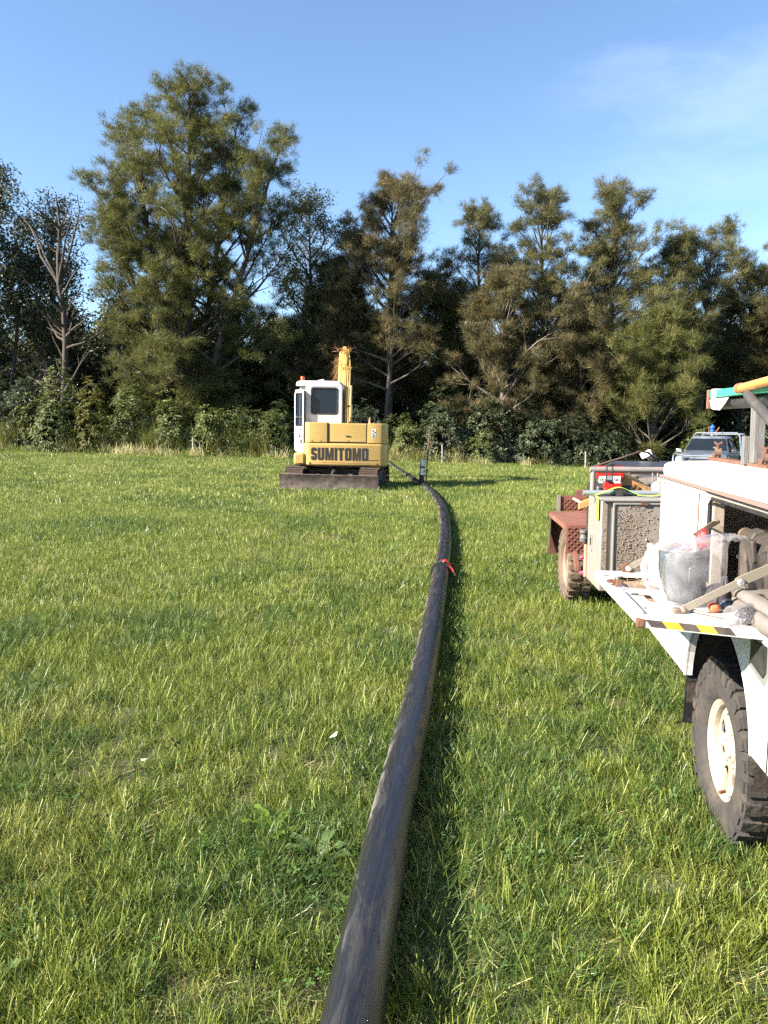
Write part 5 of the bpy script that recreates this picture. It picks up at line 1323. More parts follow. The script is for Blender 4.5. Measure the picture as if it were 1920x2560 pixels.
# clear bottle with crumpled foil
bt = at_ut('drink_bottle', 'clear plastic bottle lying on its side near the near end of the flap', 'bottle', (-.03, -.41, .985), R(35))
clear_m = None
def clear_plastic(name, tint, fac, rough=.12):
    m = bpy.data.materials.new(name); m.use_nodes = True; n, l = m.node_tree.nodes, m.node_tree.links
    n.remove(n['Principled BSDF'])
    t = n.new('ShaderNodeBsdfTransparent'); t.inputs['Color'].default_value = (.95, .95, .97, 1)
    d = n.new('ShaderNodeBsdfTranslucent'); d.inputs['Color'].default_value = rgb(tint)
    d2 = n.new('ShaderNodeBsdfDiffuse'); d2.inputs['Color'].default_value = rgb(tint)
    g = n.new('ShaderNodeBsdfGlossy'); g.inputs['Roughness'].default_value = rough; g.inputs['Color'].default_value = (.9, .9, .9, 1)
    fr = n.new('ShaderNodeFresnel'); fr.inputs['IOR'].default_value = 1.16
    a = n.new('ShaderNodeMixShader'); a.inputs[0].default_value = .5; l.new(d.outputs[0], a.inputs[1]); l.new(d2.outputs[0], a.inputs[2])
    b = n.new('ShaderNodeMixShader'); l.new(t.outputs[0], b.inputs[1]); l.new(a.outputs[0], b.inputs[2])
    nz_ = n.new('ShaderNodeTexNoise'); nz_.inputs['Scale'].default_value = 14; nz_.inputs['Detail'].default_value = 5
    tco = n.new('ShaderNodeTexCoord'); l.new(tco.outputs['Object'], nz_.inputs['Vector'])
    mr = n.new('ShaderNodeMapRange'); mr.inputs['From Min'].default_value = .35; mr.inputs['From Max'].default_value = .7
    mr.inputs['To Min'].default_value = fac * .5; mr.inputs['To Max'].default_value = min(1, fac * 1.7); l.new(nz_.outputs['Fac'], mr.inputs['Value']); l.new(mr.outputs[0], b.inputs[0])
    c = n.new('ShaderNodeMixShader'); fm = n.new('ShaderNodeMath'); fm.operation = 'MULTIPLY'; fm.inputs[1].default_value = .45; l.new(fr.outputs[0], fm.inputs[0]); l.new(fm.outputs[0], c.inputs[0]); l.new(b.outputs[0], c.inputs[1]); l.new(g.outputs[0], c.inputs[2])
    bp = n.new('ShaderNodeBump'); bp.inputs['Strength'].default_value = .5; bp.inputs['Distance'].default_value = .006; l.new(nz_.outputs['Fac'], bp.inputs['Height'])
    for s in (g, d2): l.new(bp.outputs[0], s.inputs['Normal'])
    l.new(c.outputs[0], n['Material Output'].inputs['Surface']); return m
clear_m = clear_plastic('clear_bottle', (.6, .58, .6), .22)
bag_m = clear_plastic('clear_bag', (.80, .78, .80), .20, .16)
bag_w = clear_plastic('milky_bag', (.72, .71, .74), .26, .2)
bag_r = clear_plastic('bag_with_red_print', (.80, .10, .10), .85, .2)
foil = mat('crumpled_foil', (.55, .54, .57), .25, .9, col2=(.3, .29, .32), scale=40, bump=1.0, bscale=45)
AX = axes((0, 0, 0), (0, 1, 0), (0, 0, 1), (1, 0, 0))
MB().lathe([(0, -.10), (.025, -.102), (.034, -.095), (.036, -.08), (.033, -.03), (.036, .02), (.036, .07), (.028, .10), (.014, .12), (.013, .14)], 24, AX).build('bottle_body', clear_m, bt, True)
MB().lathe([(.0, .14), (.016, .14), (.016, .122), (.0155, .12)], 16, AX).build('bottle_cap', red_m, bt, True)
bmf = bmesh.new(); bmesh.ops.create_icosphere(bmf, subdivisions=3, radius=1); rr = np.random.RandomState(4)
for v in bmf.verts: v.co = Vector((v.co.x * .07, v.co.y * .027, v.co.z * .027)) * (1 + rr.normal(0, .10))
mef = bpy.data.meshes.new('foil'); bmf.to_mesh(mef); bmf.free(); link('foil_inside', mef, foil, bt)
# crumpled dark wrapper and a strip
def crumple(name, loc, s, m, lab, cat, seed, amp=.14, rz=0):
    bmf = bmesh.new(); bmesh.ops.create_icosphere(bmf, subdivisions=2, radius=1); rr = np.random.RandomState(seed)
    for v in bmf.verts: v.co = Vector((v.co.x * s[0], v.co.y * s[1], v.co.z * s[2])) * (1 + rr.normal(0, amp))
    me = bpy.data.meshes.new(name); bmf.to_mesh(me); bmf.free(); o = link(name, me, m, None, True); o.modifiers.new('soft', 'SUBSURF').render_levels = 2
    M = Matrix.Translation(ut.location) @ Matrix.Rotation(R(-7), 4, 'Z'); o.location = M @ Vector(loc); o.rotation_euler = (0, 0, rz)
    return tag(o, lab, cat)
crumple('crumpled_wrapper', (-.055, -.245, .975), (.028, .024, .022), mat('dark_foil', (.05, .06, .09), .3, .5), 'small crumpled dark wrapper between the clear bag and the bottle', 'wrapper', 6)
crumple('dark_pouch', (.045, -.46, .99), (.075, .06, .045), mat('dark_cloth', (.045, .04, .045), .8), 'dark cloth pouch behind the clear bottle', 'pouch', 7, .04)
sl = at_ut('thin_slat', 'thin pale slat lying across the flap in front of the bottle', 'slat', (-.13, -.33, .957), R(-48))
MB().box((0, 0, 0), (.24, .014, .008)).build('strip_body', stay_m, sl, bevel=.002)
MB().tube([(.10, 0, .004), (.10, 0, .009)], .004, 8).build('strip_hole', rust_m, sl)
# welding mask in a clear bag on the flap
mk = at_ut('grey_mask', 'grey moulded face shield inside the clear plastic bag on the flap', 'face shield', (-.175, -.165, .952), R(32))
mask_m = mat('grey_shiny_plastic', (.095, .11, .125), .16, .15, col2=(.07, .082, .092), scale=5)
secs = []
for k in range(9):
    t = k / 8; z = .012 + t * .185; w = (.052 + .040 * min(1, t * 1.7)); dpt = .062 + .012 * math.sin(t * 3.1)
    secs.append([(w * math.sin(a) * 1.05, -dpt * math.cos(a) + .02 - .012 * (1 - t), z) for a in np.linspace(-1.95, 1.95, 15)])
MB().loft(secs, False, False).build('shell', mask_m, mk, True).modifiers.new('thick', 'SOLIDIFY').thickness = .003
for zz, w in ((.178, .075), (.166, .075)): MB().tube([(w * math.sin(a), -.066 * math.cos(a) + .014, zz) for a in np.linspace(-1.2, 1.2, 13)], .004, 6).build('shell_ridge', mask_m, mk, True)
MB().plate(rrect(-.045, .092, .045, .148, .008), [rrect(-.038, .099, .038, .141, .006)], .008, XZ((0, -.056, 0)), .002).build('visor_frame', mask_m, mk, True)
MB().plate(rrect(-.038, .099, .038, .141, .006), (), .003, XZ((0, -.054, 0))).build('visor_pane', mat('visor_glass', (.10, .13, .14), .08), mk)
MB().tube([(.045, -.045, .03), (.07, -.02, .09), (.085, .0, .15)], .006, 8).build('edge_rib', mask_m, mk, True)
crumple('dark_glove', (-.075, -.20, .995), (.05, .055, .045), mat('dark_leather', (.05, .045, .045), .6), 'dark folded glove beside the grey face shield in the bag', 'glove', 12, .05)
crumple('orange_cloth', (-.105, -.27, .968), (.022, .02, .018), mat('orange_cloth', (.55, .14, .06), .7), 'small orange cloth at the bottom of the clear bag', 'cloth', 13, .08)
def bag(name, loc, rz, secs, m, lab, parts=(), seed=1, amp=.006):
    """secs: (z, rx, ry, cx, cy)"""
    root = at_ut(name, lab, 'plastic bag', loc, rz); rr = np.random.RandomState(seed); n = 36; S = []
    ph = rr.uniform(0, 6.28, 8)
    for i, (z, rx, ry, cx, cy) in enumerate(secs):
        ring_ = []
        for k in range(n):
            a = 2 * math.pi * k / n
            f = 1 + amp * 9 * (math.sin(3 * a + ph[0] + i * .35) * .35 + math.sin(7 * a + ph[1] - i * .5) * .3 + math.sin(12 * a + ph[2] + i * .8) * .25) + rr.normal(0, amp * 1.4)
            ring_.append((cx + rx * f * math.cos(a), cy + ry * f * math.sin(a), z + rr.normal(0, amp * .35)))
        S.append(ring_)
    MB().loft(S, False, True).build('bag_film', m, root, True, angle=25)
    return root
bg1 = bag('clear_bag', (-.155, -.185, .952), R(20), [(.002, .095, .075, 0, 0), (.03, .108, .085, 0, 0), (.08, .112, .088, 0, 0), (.13, .113, .088, 0, 0), (.175, .112, .086, .004, 0), (.20, .106, .08, .010, 0), (.215, .092, .066, .028, -.005), (.232, .074, .046, .055, -.01), (.25, .052, .036, .085, -.02), (.255, .040, .040, .108, -.03), (.25, .046, .044, .122, -.035), (.238, .050, .04, .13, -.04)], bag_m, 'clear plastic bag standing on the open flap', seed=2)
MB().plate(rrect(-.012, 0, .012, .055, .001), (), .001, axes((.085, -.078, .06), (.8, .55, 0), (-.12, .1, 1), (.55, -.8, 0))).build('barcode_label', white_d, bg1)
for k in range(6): MB().box(Vector((.085, -.079, .066)) + Vector((.0, -.001, k * .005)), (.010, .001, .0018), (0, 0, R(35))).build('barcode_line', decal_b, bg1)
bg2 = bag('milky_bag', (-.205, .035, .952), R(0), [(.002, .055, .06, 0, 0), (.04, .078, .085, 0, 0), (.10, .088, .09, 0, 0), (.15, .080, .085, .01, 0), (.19, .055, .06, .03, 0), (.225, .035, .04, .045, -.01), (.265, .028, .025, .055, -.02), (.30, .018, .012, .06, -.02), (.325, .004, .004, .065, -.02)], bag_w, 'milky white plastic bag with tied top behind the clear bag', seed=5)
for (x, y, z, s, lab, sd_) in ((-.105, -.09, 1.175, (.030, .022, .042), 'red printed plastic handle sticking up behind the clear bag', 3), (-.185, -.17, 1.158, (.034, .02, .016), 'red and white crumpled film on top of the clear bag', 9)):
    crumple('printed_film', (x, y, z), s, bag_r if sd_ == 3 else clear_plastic('pink_film', (.85, .40, .44), .8, .2), lab, 'plastic film', sd_, .2)
# ------------------------------------------------------------------ trailer behind the white utility
redox = mat('red_oxide_paint', (.17, .062, .042), .75, col2=(.22, .105, .07), scale=5, col3=(.16, .06, .045), scale3=9, bump=.1)
alu_box = mat('toolbox_sheet', (.31, .295, .265), .5, .35, col2=(.26, .23, .195), scale=4, lo=.45, hi=.7, col3=(.34, .27, .20), scale3=6, lo3=.6, hi3=.75, rough2=.65)
grey_pipe = mat('grey_tube', (.23, .22, .215), .6, .3, col2=(.32, .26, .22), scale=8)
blue_pipe = mat('blue_grey_tube', (.27, .31, .34), .45, .4, col2=(.36, .37, .38), scale=8)
lime = mat('lime_webbing', (.52, .78, .10), .7, col2=(.40, .66, .08), scale=20)
limed = mat('green_webbing', (.08, .55, .10), .7)
tarp = mat('orange_canvas', (.50, .27, .09), .8, col2=(.52, .28, .10), scale=4, bump=.2, bscale=20)
pink = mat('pink_ribbon', (.40, .07, .15), .6)

TX, TY, TA = 1.62, 6.83, R(-4)
tl = empty('trailer', (TX, TY, 0), TA, 'red-brown steel trailer with aluminium front box hitched behind the white utility', 'trailer')
wheel(tl, (.085, 0, .325), .335, .185, .195, .35, 6, tyre_dirt, rim_d, 9, 26)
wheel(tl, (1.62, 0, .325), .335, .185, .195, .35, 6, tyre_dirt, rim_d, 10, 26)
MB().tube([(.1, 0, .325), (1.6, 0, .325)], .03, 8).build('axle', steel_d, tl, True)
# diamond tread: raised bars on the mudguard plates
def tread(M, w, h, name='tread_bar', parent=None, m=redox, pitch=.026):
    ny, nx = int(h / pitch), int(w / pitch)
    b = MB()
    for i in range(ny):
        for j in range(nx):
            a = R(45) if (i + j) % 2 else R(-45)
            v, f = boxdata((0, 0, 0), (.024, .0055, .004))
            b.add(v, f, M @ Matrix.Translation((-w / 2 + (j + .5) * pitch, -h / 2 + (i + .5) * pitch, .003)) @ Matrix.Rotation(a, 4, 'Z'))
    return tag(b.build(name, m, parent or tl), kind='stuff')
def mudguard(s, x0, x1):
    g = empty('mudguard', (0, 0, 0)); g.parent = tl; xc = (x0 + x1) / 2; w = x1 - x0
    fp = MB().box((xc, -.432, .628), (w, .008, .226)).build('front_plate', redox, g, bevel=.002)
    MB().box((xc, .055, .742), (w + .01, .98, .008)).build('top_plate', redox, g, bevel=.002)
    MB().box((x0 - .002 if s < 0 else x1 + .002, .055, .722), (.006, .97, .045)).build('edge_angle', redox, g)
    MB().box((x0 + .0 if s < 0 else x1, .50, .56), (.006, .10, .34), (R(6), 0, 0)).build('rear_skirt', steel_d, g)
    MB().box((xc, .565, .53), (w, .008, .42), (R(12), 0, 0)).build('rear_plate', redox, g)
    return g
g1 = mudguard(-1, -.065, .33); mudguard(1, 1.40, 1.78)
tread(axes((.13, -.4375, .628), (1, 0, 0), (0, 0, 1), (0, -1, 0)), .38, .215, parent=g1)
# braces and pipe work ahead of the guard
MB().box((-.02, -.68, .488), (.035, .52, .05), (R(3.4), 0, R(-8))).build('brace', redox, tl, bevel=.003)
MB().box((.13, -.44, .512), (.40, .03, .012)).build('guard_rail', redox, tl)
MB().tube([(.0, -.985, .42), (.0, -.985, .70)], .017, 10).build('stand_pipe', mat('rusty_stand', (.48, .27, .16), .7, col2=(.30, .16, .10), scale=9), tl, True)
MB().lathe([(0, 0), (.032, 0), (.036, .03), (.026, .045), (.026, .06), (.036, .07), (.034, .09), (0, .095)], 14, axes((-.02, -.985, .69), (1, 0, 0), (0, 1, 0), (0, 0, 1))).build('stand_fitting', mat('grey_fitting', (.10, .095, .09), .6), tl, True)
MB().tube([(.005, -.98, .78), (.02, -.97, .85), (.02, -.96, .90)], .014, 8).build('rubber_strap', rubber, tl, True)
for z, s in ((.565, .016), (.44, .018)):
    crm = bmesh.new(); bmesh.ops.create_icosphere(crm, subdivisions=2, radius=1); rr = np.random.RandomState(int(z * 99))
    for v in crm.verts: v.co = Vector((v.co.x * .022, v.co.y * .02, v.co.z * .018)) * (1 + rr.normal(0, .2))
    me = bpy.data.meshes.new('ribbon'); crm.to_mesh(me); crm.free(); o = link('ribbon_knot', me, pink, tl); o.location = (-.022, -.97, z)
# tray body
MB().box((.87, .25, .60), (1.02, 2.3, .05)).build('tray_floor', redox, tl)
MB().box((.87, .1, .50), (.9, 2.9, .08)).build('chassis', redox, tl)
MB().box((.345, .25, .74), (.02, 2.3, .28)).box((1.39, .25, .74), (.02, 2.3, .28)).box((.87, 1.40, .74), (1.05, .02, .28)).build('tray_side', redox, tl)
MB().box((.16, .585, .82), (.30, .010, .15)).build('checker_step', redox, tl); tread(axes((.16, .579, .82), (1, 0, 0), (0, 0, 1), (0, -1, 0)), .24, .12)
MB().box((.025, .58, .82), (.03, .03, .16)).build('step_post', grey_pipe, tl)
MB().box((.26, .68, .86), (.10, .012, .17), (0, R(-12), 0)).build('step_gusset', redox, tl)
MB().tube([(.15, .50, .875), (.33, .28, .78)], .012, 8).build('step_handle', mat('worn_handle', (.48, .42, .38), .6), tl, True)
MB().tube([(.20, .45, .86), (.185, .42, .78), (.22, .40, .74), (.255, .42, .80), (.25, .44, .85)], .005, 6).build('cable_loop', rust_m, tl, True)
# drawbar
MB().loft([[(.2, -.95, .46), (.28, -.95, .46), (.28, -.95, .54), (.2, -.95, .54)], [(.80, -2.35, .42), (.86, -2.35, .42), (.86, -2.35, .49), (.80, -2.35, .49)]]).loft([[(1.5, -.95, .46), (1.58, -.95, .46), (1.58, -.95, .54), (1.5, -.95, .54)], [(.88, -2.35, .42), (.94, -2.35, .42), (.94, -2.35, .49), (.88, -2.35, .49)]]).build('drawbar', redox, tl)
# aluminium front box
bx = empty('front_box', (0, 0, 0)); bx.parent = tl
MB().box((.77, -1.30, .745), (1.56, .455, .645)).build('box_body', alu_box, bx, bevel=.008)
MB().box((.80, -1.545, .745), (1.47, .03, .60)).build('box_door', mat('muddy_sheet', (.26, .225, .19), .75, .1, col2=(.20, .16, .125), scale=5, lo=.42, hi=.68), bx, bevel=.006)
MB().plate(rrect(.062, .44, 1.54, 1.05, .01), [rrect(.076, .450, 1.528, 1.036, .008)], .016, XZ((0, -1.562, 0)), .003).build('door_rim', alu_box, bx)
MB().box((.03, -1.532, .745), (.006, .012, .62)).build('door_seam', mat('seam_dirt', (.13, .09, .065), .9), bx)
MB().box((.77, -1.31, 1.072), (1.58, .50, .012)).build('box_top', alu_box, bx, bevel=.003)
MB().tube([(-.005, -1.56, 1.065), (1.55, -1.56, 1.065)], .011, 8).build('top_fold', alu_box, bx, True)
MB().plate(rrect(-1.26, .66, -1.20, .80, .012), [rrect(-1.25, .68, -1.21, .78, .008)], .008, YZ((-.014, 0, 0)), .002).build('latch_plate', galv, bx)
MB().box((-.016, -1.23, .73), (.010, .028, .05)).build('latch_paddle', black_p, bx)
MB().box((.27, -1.575, 1.045), (.05, .004, .02)).build('rust_mark', rust_m, bx)
# mud thrown up by the wheels
rs = np.random.RandomState(21); mud = MB(); cnt = 0
ico = bmesh.new(); bmesh.ops.create_icosphere(ico, subdivisions=1, radius=1); iv = [v.co.copy() for v in ico.verts]; iF = [tuple(v.index for v in f.verts) for f in ico.faces]; ico.free()
while cnt < 1500:
    x, z = rs.uniform(.0, .75), rs.uniform(.45, 1.04)
    d = math.exp(-((x - .12) / .19) ** 2) * (1.12 - (z - .45) * .95) if x > .09 else .40 * (1.1 - (z - .45) * .6)
    if rs.rand() > d: continue
    if .035 < x < .09: continue
    s = rs.uniform(.0014, .0042) * (1 + .6 * (rs.rand() < .12)); y = -1.561 if x > .09 else -1.529
    a = Matrix.Translation((x, y, z)) @ Euler(tuple(rs.uniform(0, 6, 3))).to_matrix().to_4x4()
    mud.add([v * s * (1 + rs.normal(0, .28)) for v in iv], iF, a); cnt += 1
tag(mud.build('mud_splatter', mud_m, bx), kind='stuff')
# frame above the tray
MB().tube([(.045, -.93, .60), (.045, -.93, 1.235)], .021, 12).build('frame_post', grey_pipe, tl, True)
MB().tube([(1.62, -.93, .60), (1.62, -.93, 1.235)], .021, 12).build('frame_post', grey_pipe, tl, True)
MB().tube([(.02, -.93, 1.238), (1.66, -.93, 1.238)], .023, 12).build('frame_rail', grey_pipe, tl, True)
lp = empty('blue_grey_pipe', (TX, TY, 0), TA, 'thin blue-grey metal pipe lying on top of the aluminium box', 'pipe')
MB().lathe([(.013, 0), (.019, 0), (.019, 1.6), (.013, 1.6), (.013, 0)], 16, axes((-.105, -1.345, 1.098), (0, 1, 0), (0, 0, 1), (1, 0, 0))).build('tube', blue_pipe, lp, True)
# load
def at_tl(name, lab, cat, loc, rz=0):
    M = Matrix.Translation((TX, TY, 0)) @ Matrix.Rotation(TA, 4, 'Z'); return empty(name, M @ Vector(loc), TA + rz, lab, cat)
sw = at_tl('ratchet_strap', 'lime green ratchet strap looped over the aluminium box', 'strap', (0, -1.40, 1.08))
def ribbon(pts, w, m, name, parent, nrm=(0, 1, 0)):
    P = catmull(pts, 6); b = MB(); nv = Vector(nrm)
    S = [[p - nv * w / 2, p + nv * w / 2, p + nv * w / 2 + Vector((0, 0, .0022)), p - nv * w / 2 + Vector((0, 0, .0022))] for p in P]
    return b.loft([[tuple(q) for q in s] for s in S]).build(name, m, parent, True)
ribbon([(-.03, 0, .006), (.04, .0, .03), (.12, .02, .058), (.17, .02, .055), (.22, .01, .03), (.28, -.01, .010)], .045, lime, 'webbing', sw)
ribbon([(.17, .025, .052), (.22, .02, .034), (.27, .0, .012), (.29, -.02, .008)], .040, limed, 'webbing', sw)
ribbon([(.26, .0, .008), (.36, -.04, .007), (.46, .02, .010), (.60, -.03, .008), (.75, .0, .008)], .040, lime, 'webbing', sw)
MB().loft([[(-.022, -.10, z), (-.012, -.02, z), (-.012 - .002, -.02, z), (-.024, -.10, z)] for z in (.0, -.16)]).build('webbing_tail', lime, sw)
MB().loft([[(-.018 - (.004 if z < -.1 else 0), y0, z), (-.018 - (.004 if z < -.1 else 0), y0 + .035, z), (-.0205, y0 + .035, z), (-.0205, y0, z)] for z, y0 in ((.004, -.02), (-.06, -.03), (-.12, -.035), (-.165, -.05))]).build('webbing_tail', lime, sw)
MB().tube([(.11, .02, .028), (.18, .02, .028)], .026, 12).box((.14, .02, .026), (.05, .05, .05)).build('ratchet', black_p, sw, True)
hk = at_tl('red_clamp', 'red clamp with black buckle hung on the grey frame rail', 'clamp', (.155, -.96, 1.24))
MB().box((0, 0, -.115), (.075, .05, .055), (0, R(4), 0)).box((-.015, -.01, -.15), (.04, .04, .03)).build('clamp_body', red_m, hk, bevel=.006)
MB().plate(rrect(-.026, -.09, .026, .035, .008), [rrect(-.017, -.01, .017, .025, .005), rrect(-.017, -.045, .017, -.02, .005)], .014, XZ((0, -.03, 0)), .002).build('buckle', black_p, hk)
MB().box((0, -.028, -.06), (.036, .02, .03)).build('buckle_tongue', galv, hk)
gn = at_tl('generator', 'black and red pump engine with a white name plate in the trailer', 'engine', (.22, -.55, .62))
MB().box((.05, .05, .28), (.30, .40, .40)).build('engine_case', black_p, gn, bevel=.02)
MB().box((.0, -.16, .585), (.22, .02, .10)).box((.03, -.165, .475), (.13, .03, .06)).build('red_cover', red_m, gn, bevel=.008)
MB().plate(rrect(-.09, .50, .08, .555, .004), (), .003, XZ((0, -.178, 0))).build('name_plate', white_d, gn)
tm_ = text_mesh('HODA  NEU', .030, .0004); tm_.transform(XZ((-.083, -.1805, .515))); link('lettering', tm_, decal_b, gn)
MB().tube([(-.07, -.12, .55), (-.05, -.12, .62), (.02, -.12, .65), (.10, -.12, .62)], .012, 8).build('carry_handle', black_p, gn, True)
cv = at_tl('canvas_roll', 'folded orange canvas leaning in the trailer behind the rail', 'canvas', (.42, -.60, 1.0))
cs = []
for k in range(7):
    t = k / 6; cs.append([(-.20 + .33 * t + s * .0, -.06 + .02 * t, -.25), (-.10 + .31 * t, -.09, .19 - .20 * t), (-.05 + .31 * t, -.03, .20 - .20 * t), (-.10 + .33 * t, .05, -.25)])
MB().loft(cs).build('canvas_sheet', tarp, cv, True, angle=40)
for t in (.35, .45): MB().tube([(-.115 + .31 * t, -.098, .185 - .20 * t), (-.15 + .33 * t, -.085, .0), (-.19 + .33 * t, -.072, -.22)], .005, 6).build('canvas_cord', mat('dark_cord', (.16, .08, .04), .8), cv, True)
MB().loft([[(-.42, -.04, -.10 + z), (-.12, -.04, .03 + z), (-.12, 0, .03 + z), (-.42, 0, -.10 + z)] for z in (0, .05)]).build('canvas_fold', tarp, cv)
ct = at_tl('steel_canister', 'grey steel gas cylinder standing in the trailer beside the canvas', 'cylinder', (.64, -.62, .75))
MB().lathe([(0, 0), (.08, 0), (.085, .03), (.085, .30), (.07, .36), (.03, .385), (.03, .41), (0, .41)], 20).build('shell', grey_pipe, ct, True)
wr = at_tl('wire_basket', 'thin wire basket frame in the trailer behind the canvas', 'basket', (.56, -.35, 1.0))
MB().tube([(-.12, 0, .0), (-.13, 0, .15), (-.08, 0, .20), (.08, 0, .21), (.13, 0, .18), (.13, 0, 0)], .006, 6).build('wire_hoop', galv, wr, True)
MB().tube([(-.12, .15, .0), (-.13, .15, .15), (-.08, .15, .20), (.08, .15, .21), (.13, .15, .18), (.13, .15, 0)], .006, 6).build('wire_hoop', galv, wr, True)
for z in (.05, .10, .15): MB().tube([(-.128, 0, z), (.13, 0, z)], .004, 6).build('wire', galv, wr, True)
MB().box((0, .2, .05), (.5, .02, .2)).build('slatted_board', mat('grey_board', (.33, .28, .23), .8, col2=(.2, .16, .13), scale=30, stretch=(8, 1, .5)), wr)
ld = at_tl('dark_board', 'thin dark board propped across the far end of the trailer', 'board', (.85, .05, 1.20))
MB().box((0, .1, .02), (.85, .45, .02), (R(3), 0, 0)).build('board_sheet', black_p, ld, bevel=.005)
MB().box((0, -.12, -.05), (.85, .02, .10)).build('board_front', mat('brown_black', (.035, .022, .018), .8), ld)
rd = at_tl('bent_rod', 'bent dark rod rising above the trailer rail', 'rod', (.40, -.30, 1.20))
MB().tube([(-.25, 0, .02), (.0, 0, .10), (.16, .05, .15), (.24, .1, .145), (.36, .2, .06)], .008, 8).build('rod', mat('rod_brown', (.10, .065, .05), .7), rd, True)
gw = at_tl('cordless_tool', 'small grey and white cordless tool behind the dark board', 'tool', (.80, .45, 1.27))
MB().box((0, 0, .03), (.10, .06, .06), (0, R(-25), 0)).build('tool_body', white_d, gw, bevel=.01)
MB().box((.06, 0, .0), (.06, .05, .05), (0, R(-40), 0)).build('tool_grip', black_p, gw, bevel=.01)

# ------------------------------------------------------------------ grey dual-cab utility far behind
gx, gy = 12.55, 30.2
far_paint = mat('grey_blue_paint', (.11, .13, .165), .32, .25, col2=(.24, .27, .31), scale=2, coat=.6)
far_glass = glass_mat('windscreen_glass', (.010, .014, .020), .03, .25)
chrome = mat('polished_tube', (.70, .71, .74), .25, .9)
fu = empty('grey_utility', (gx, gy, tz(gx, gy) - .03), R(-33), 'grey dual-cab utility with silver bull bar parked near the trees', 'utility')
# local: front faces -y ; x across
def sect(y, hw, z0, z1, zt, tw): return [(-hw, y, z0), (-hw, y, z1 - .06), (-hw + .04, y, z1), (-tw, y, zt), (tw, y, zt), (hw - .04, y, z1), (hw, y, z1 - .06), (hw, y, z0)]
MB().loft([sect(-1.35, .72, .45, .86, .88, .5), sect(-1.25, .86, .42, .98, 1.02, .6), sect(-1.0, .89, .42, 1.05, 1.12, .65), sect(-.1, .90, .42, 1.10, 1.19, .7), sect(.05, .90, .42, 1.10, 1.19, .7), sect(2.0, .90, .42, 1.05, 1.07, .7), sect(2.05, .90, .42, 1.05, 1.07, .7)]).build('body', far_paint, fu, True, angle=28)
def cabs(y, zt, tw, bw=.86): return [(-bw, y, 1.04), (-tw, y, zt - .05), (-tw + .08, y, zt), (tw - .08, y, zt), (tw, y, zt - .05), (bw, y, 1.04)]
MB().loft([cabs(-.15, 1.08, .84), cabs(.55, 1.70, .66), cabs(.75, 1.76, .65), cabs(1.75, 1.75, .64), cabs(2.0, 1.6, .66)]).build('cabin', far_paint, fu, True, angle=28)
def quadplate(p, name, m, parent=fu, off=(0, 0, 0)):
    c_ = sum((Vector(q) for q in p), Vector()) / len(p); n_ = (Vector(p[1]) - Vector(p[0])).cross(Vector(p[2]) - Vector(p[0])).normalized()
    if n_.dot(c_ - Vector((0, 1, 1.2))) < 0: n_ = -n_
    v = [tuple(Vector(q) + n_ * .008) for q in p] + [tuple(Vector(q) - n_ * .004) for q in p]; k = len(p)
    return MB().add(v, [tuple(range(k)), tuple(reversed(range(k, 2 * k)))] + [(i, (i + 1) % k, (i + 1) % k + k, i + k) for i in range(k)]).build(name, m, parent)
quadplate([(-.76, -.02, 1.20), (.76, -.02, 1.20), (.62, .50, 1.655), (-.62, .50, 1.655)], 'windscreen', far_glass)
for s in (-1, 1):
    quadplate([(s * .83, .18, 1.12), (s * .83, .92, 1.12), (s * .685, .92, 1.66), (s * .68, .62, 1.66)], 'side_window', far_glass)
    quadplate([(s * .83, .99, 1.12), (s * .83, 1.72, 1.12), (s * .685, 1.62, 1.66), (s * .685, .99, 1.66)], 'side_window', far_glass)
    MB().box((s * 1.02, .12, 1.18), (.22, .10, .16)).build('wing_mirror', black_p if s > 0 else chrome, fu, bevel=.03)
    MB().lathe([(0, 0), (.16, 0), (.16, .02), (0, .04)], 16, axes((s * .66, -1.28, .86), (1, 0, 0), (0, .25, .97), (0, -.97, .25))).build('headlight', mat('lamp_glass', (.62, .64, .66), .15, .3), fu, True)
    for yy in (-.75, 2.55):
        w_ = empty('wheel', (s * .80, yy, .36)); w_.parent = fu
        MB().lathe([(.2, -.11), (.33, -.11), (.36, -.08), (.36, .08), (.33, .11), (.2, .11)], 24, axes((0, 0, 0), (0, 1, 0), (0, 0, 1), (1, 0, 0))).build('tyre', rubber, w_, True)
        MB().lathe([(0, -.07), (.2, -.09), (.2, .09), (0, .07)], 16, axes((0, 0, 0), (0, 1, 0), (0, 0, 1), (1, 0, 0))).build('rim', galv, w_, True)
    MB().box((s * .905, .70, 1.0), (.02, .14, .03)).build('door_handle', far_paint, fu, bevel=.005)
    MB().tube([(s * .55, -1.52, .45), (s * .55, -1.52, 1.12)], .055, 10).build('bar_upright', chrome, fu, True)
    MB().tube([(s * .55, -1.50, .70), (s * .80, -1.46, .72), (s * .92, -1.30, .85), (s * .92, -1.28, 1.05), (s * .82, -1.38, 1.13), (s * .55, -1.50, 1.05)], .028, 8).build('headlight_hoop', chrome, fu, True)
MB().tube([(-.55, -1.52, 1.05), (.55, -1.52, 1.05)], .035, 10).build('bar_tube', chrome, fu, True)
MB().box((0, -1.5, .55), (1.75, .12, .24)).build('bumper', chrome, fu, bevel=.04)
MB().box((0, -1.36, .80), (1.05, .05, .20)).build('grille', black_p, fu, bevel=.01)
MB().box((0, -1.40, .80), (.95, .03, .02)).build('grille_bar', chrome, fu)
MB().tube([(-.25, .05, 1.13), (.15, -.02, 1.20)], .01, 6).build('wiper', black_p, fu)
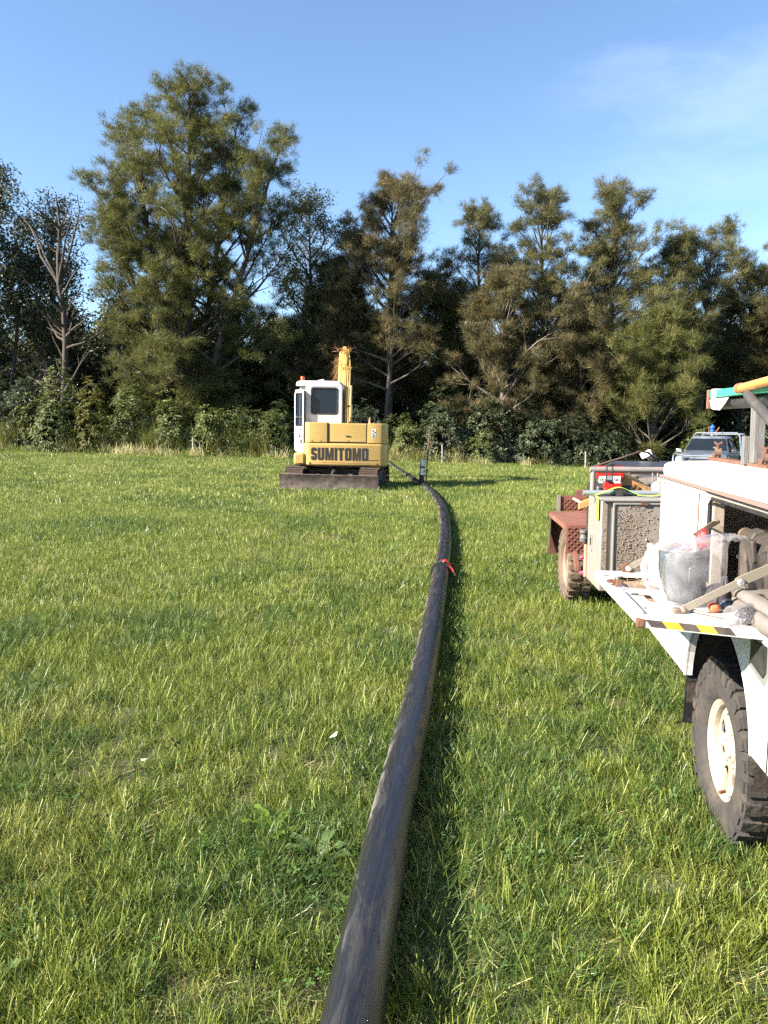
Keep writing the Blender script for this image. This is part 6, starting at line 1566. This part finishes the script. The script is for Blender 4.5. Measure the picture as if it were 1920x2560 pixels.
MB().tube([(.72, -.9, 1.08), (.74, -.88, 2.05)], .008, 6).build('aerial', black_p, fu, True)
MB().tube([(-.35, .9, 1.76), (-.36, .95, 2.05)], .006, 6).build('aerial', black_p, fu, True)
MB().box((-.1, .3, 1.19), (.18, .12, .04)).build('paper', white_d, fu)
MB().box((0, 3.0, 1.0), (1.85, 1.9, .08)).build('tray', galv, fu, bevel=.01)
for s in (-1, 1): MB().box((s * .92, 3.0, 1.14), (.03, 1.9, .24)).build('tray_side', galv, fu)
for yy, hz in ((2.12, 1.86), (3.6, 1.80)):
    MB().tube([(-.93, yy, .95), (-.90, yy, hz - .16), (-.80, yy, hz), (.80, yy, hz), (.90, yy, hz - .16), (.93, yy, .95)], .035, 10).build('rack_hoop', chrome, fu, True)
MB().tube([(.88, 2.12, 1.80), (.88, 3.6, 1.76)], .025, 8).build('rack_rail', chrome, fu, True)
pm = empty('blue_pump', fu.matrix_world @ Vector((0, 0, 0)), R(-33), 'small blue pump head standing on the tray of the grey utility', 'pump')
pm.location = (gx + 2.5 * math.sin(R(33)) - .25, gy + 2.5 * math.cos(R(33)), tz(gx, gy) + 1.88); pm.scale = (.62, .62, .62)
blue = mat('blue_enamel', (.04, .16, .46), .35, col2=(.03, .10, .3), scale=8)
MB().lathe([(0, 0), (.16, 0), (.17, .04), (.13, .07), (.10, .12), (.14, .20), (.17, .26), (.17, .32), (.12, .38), (.05, .41), (.05, .46), (.08, .48), (0, .50)], 18).build('pump_body', blue, pm, True)
MB().tube([(-.1, .1, -.1), (.0, .0, .05)], .07, 10).build('pump_inlet', chrome, pm, True)
MB().tube([(.18, 0, -.06), (.40, 0, .22), (.42, 0, .30)], .025, 8).build('pump_lever', mat('copper_rust', (.42, .16, .08), .7), pm, True)
MB().tube([(-.22, .05, -.06), (-.24, .05, .34)], .018, 8).build('pump_rod', mat('copper_rust', (.42, .16, .08), .7), pm, True)
MB().tube([(0, 0, -.8), (0, 0, .02)], .08, 10).build('pump_stand', galv, pm, True)
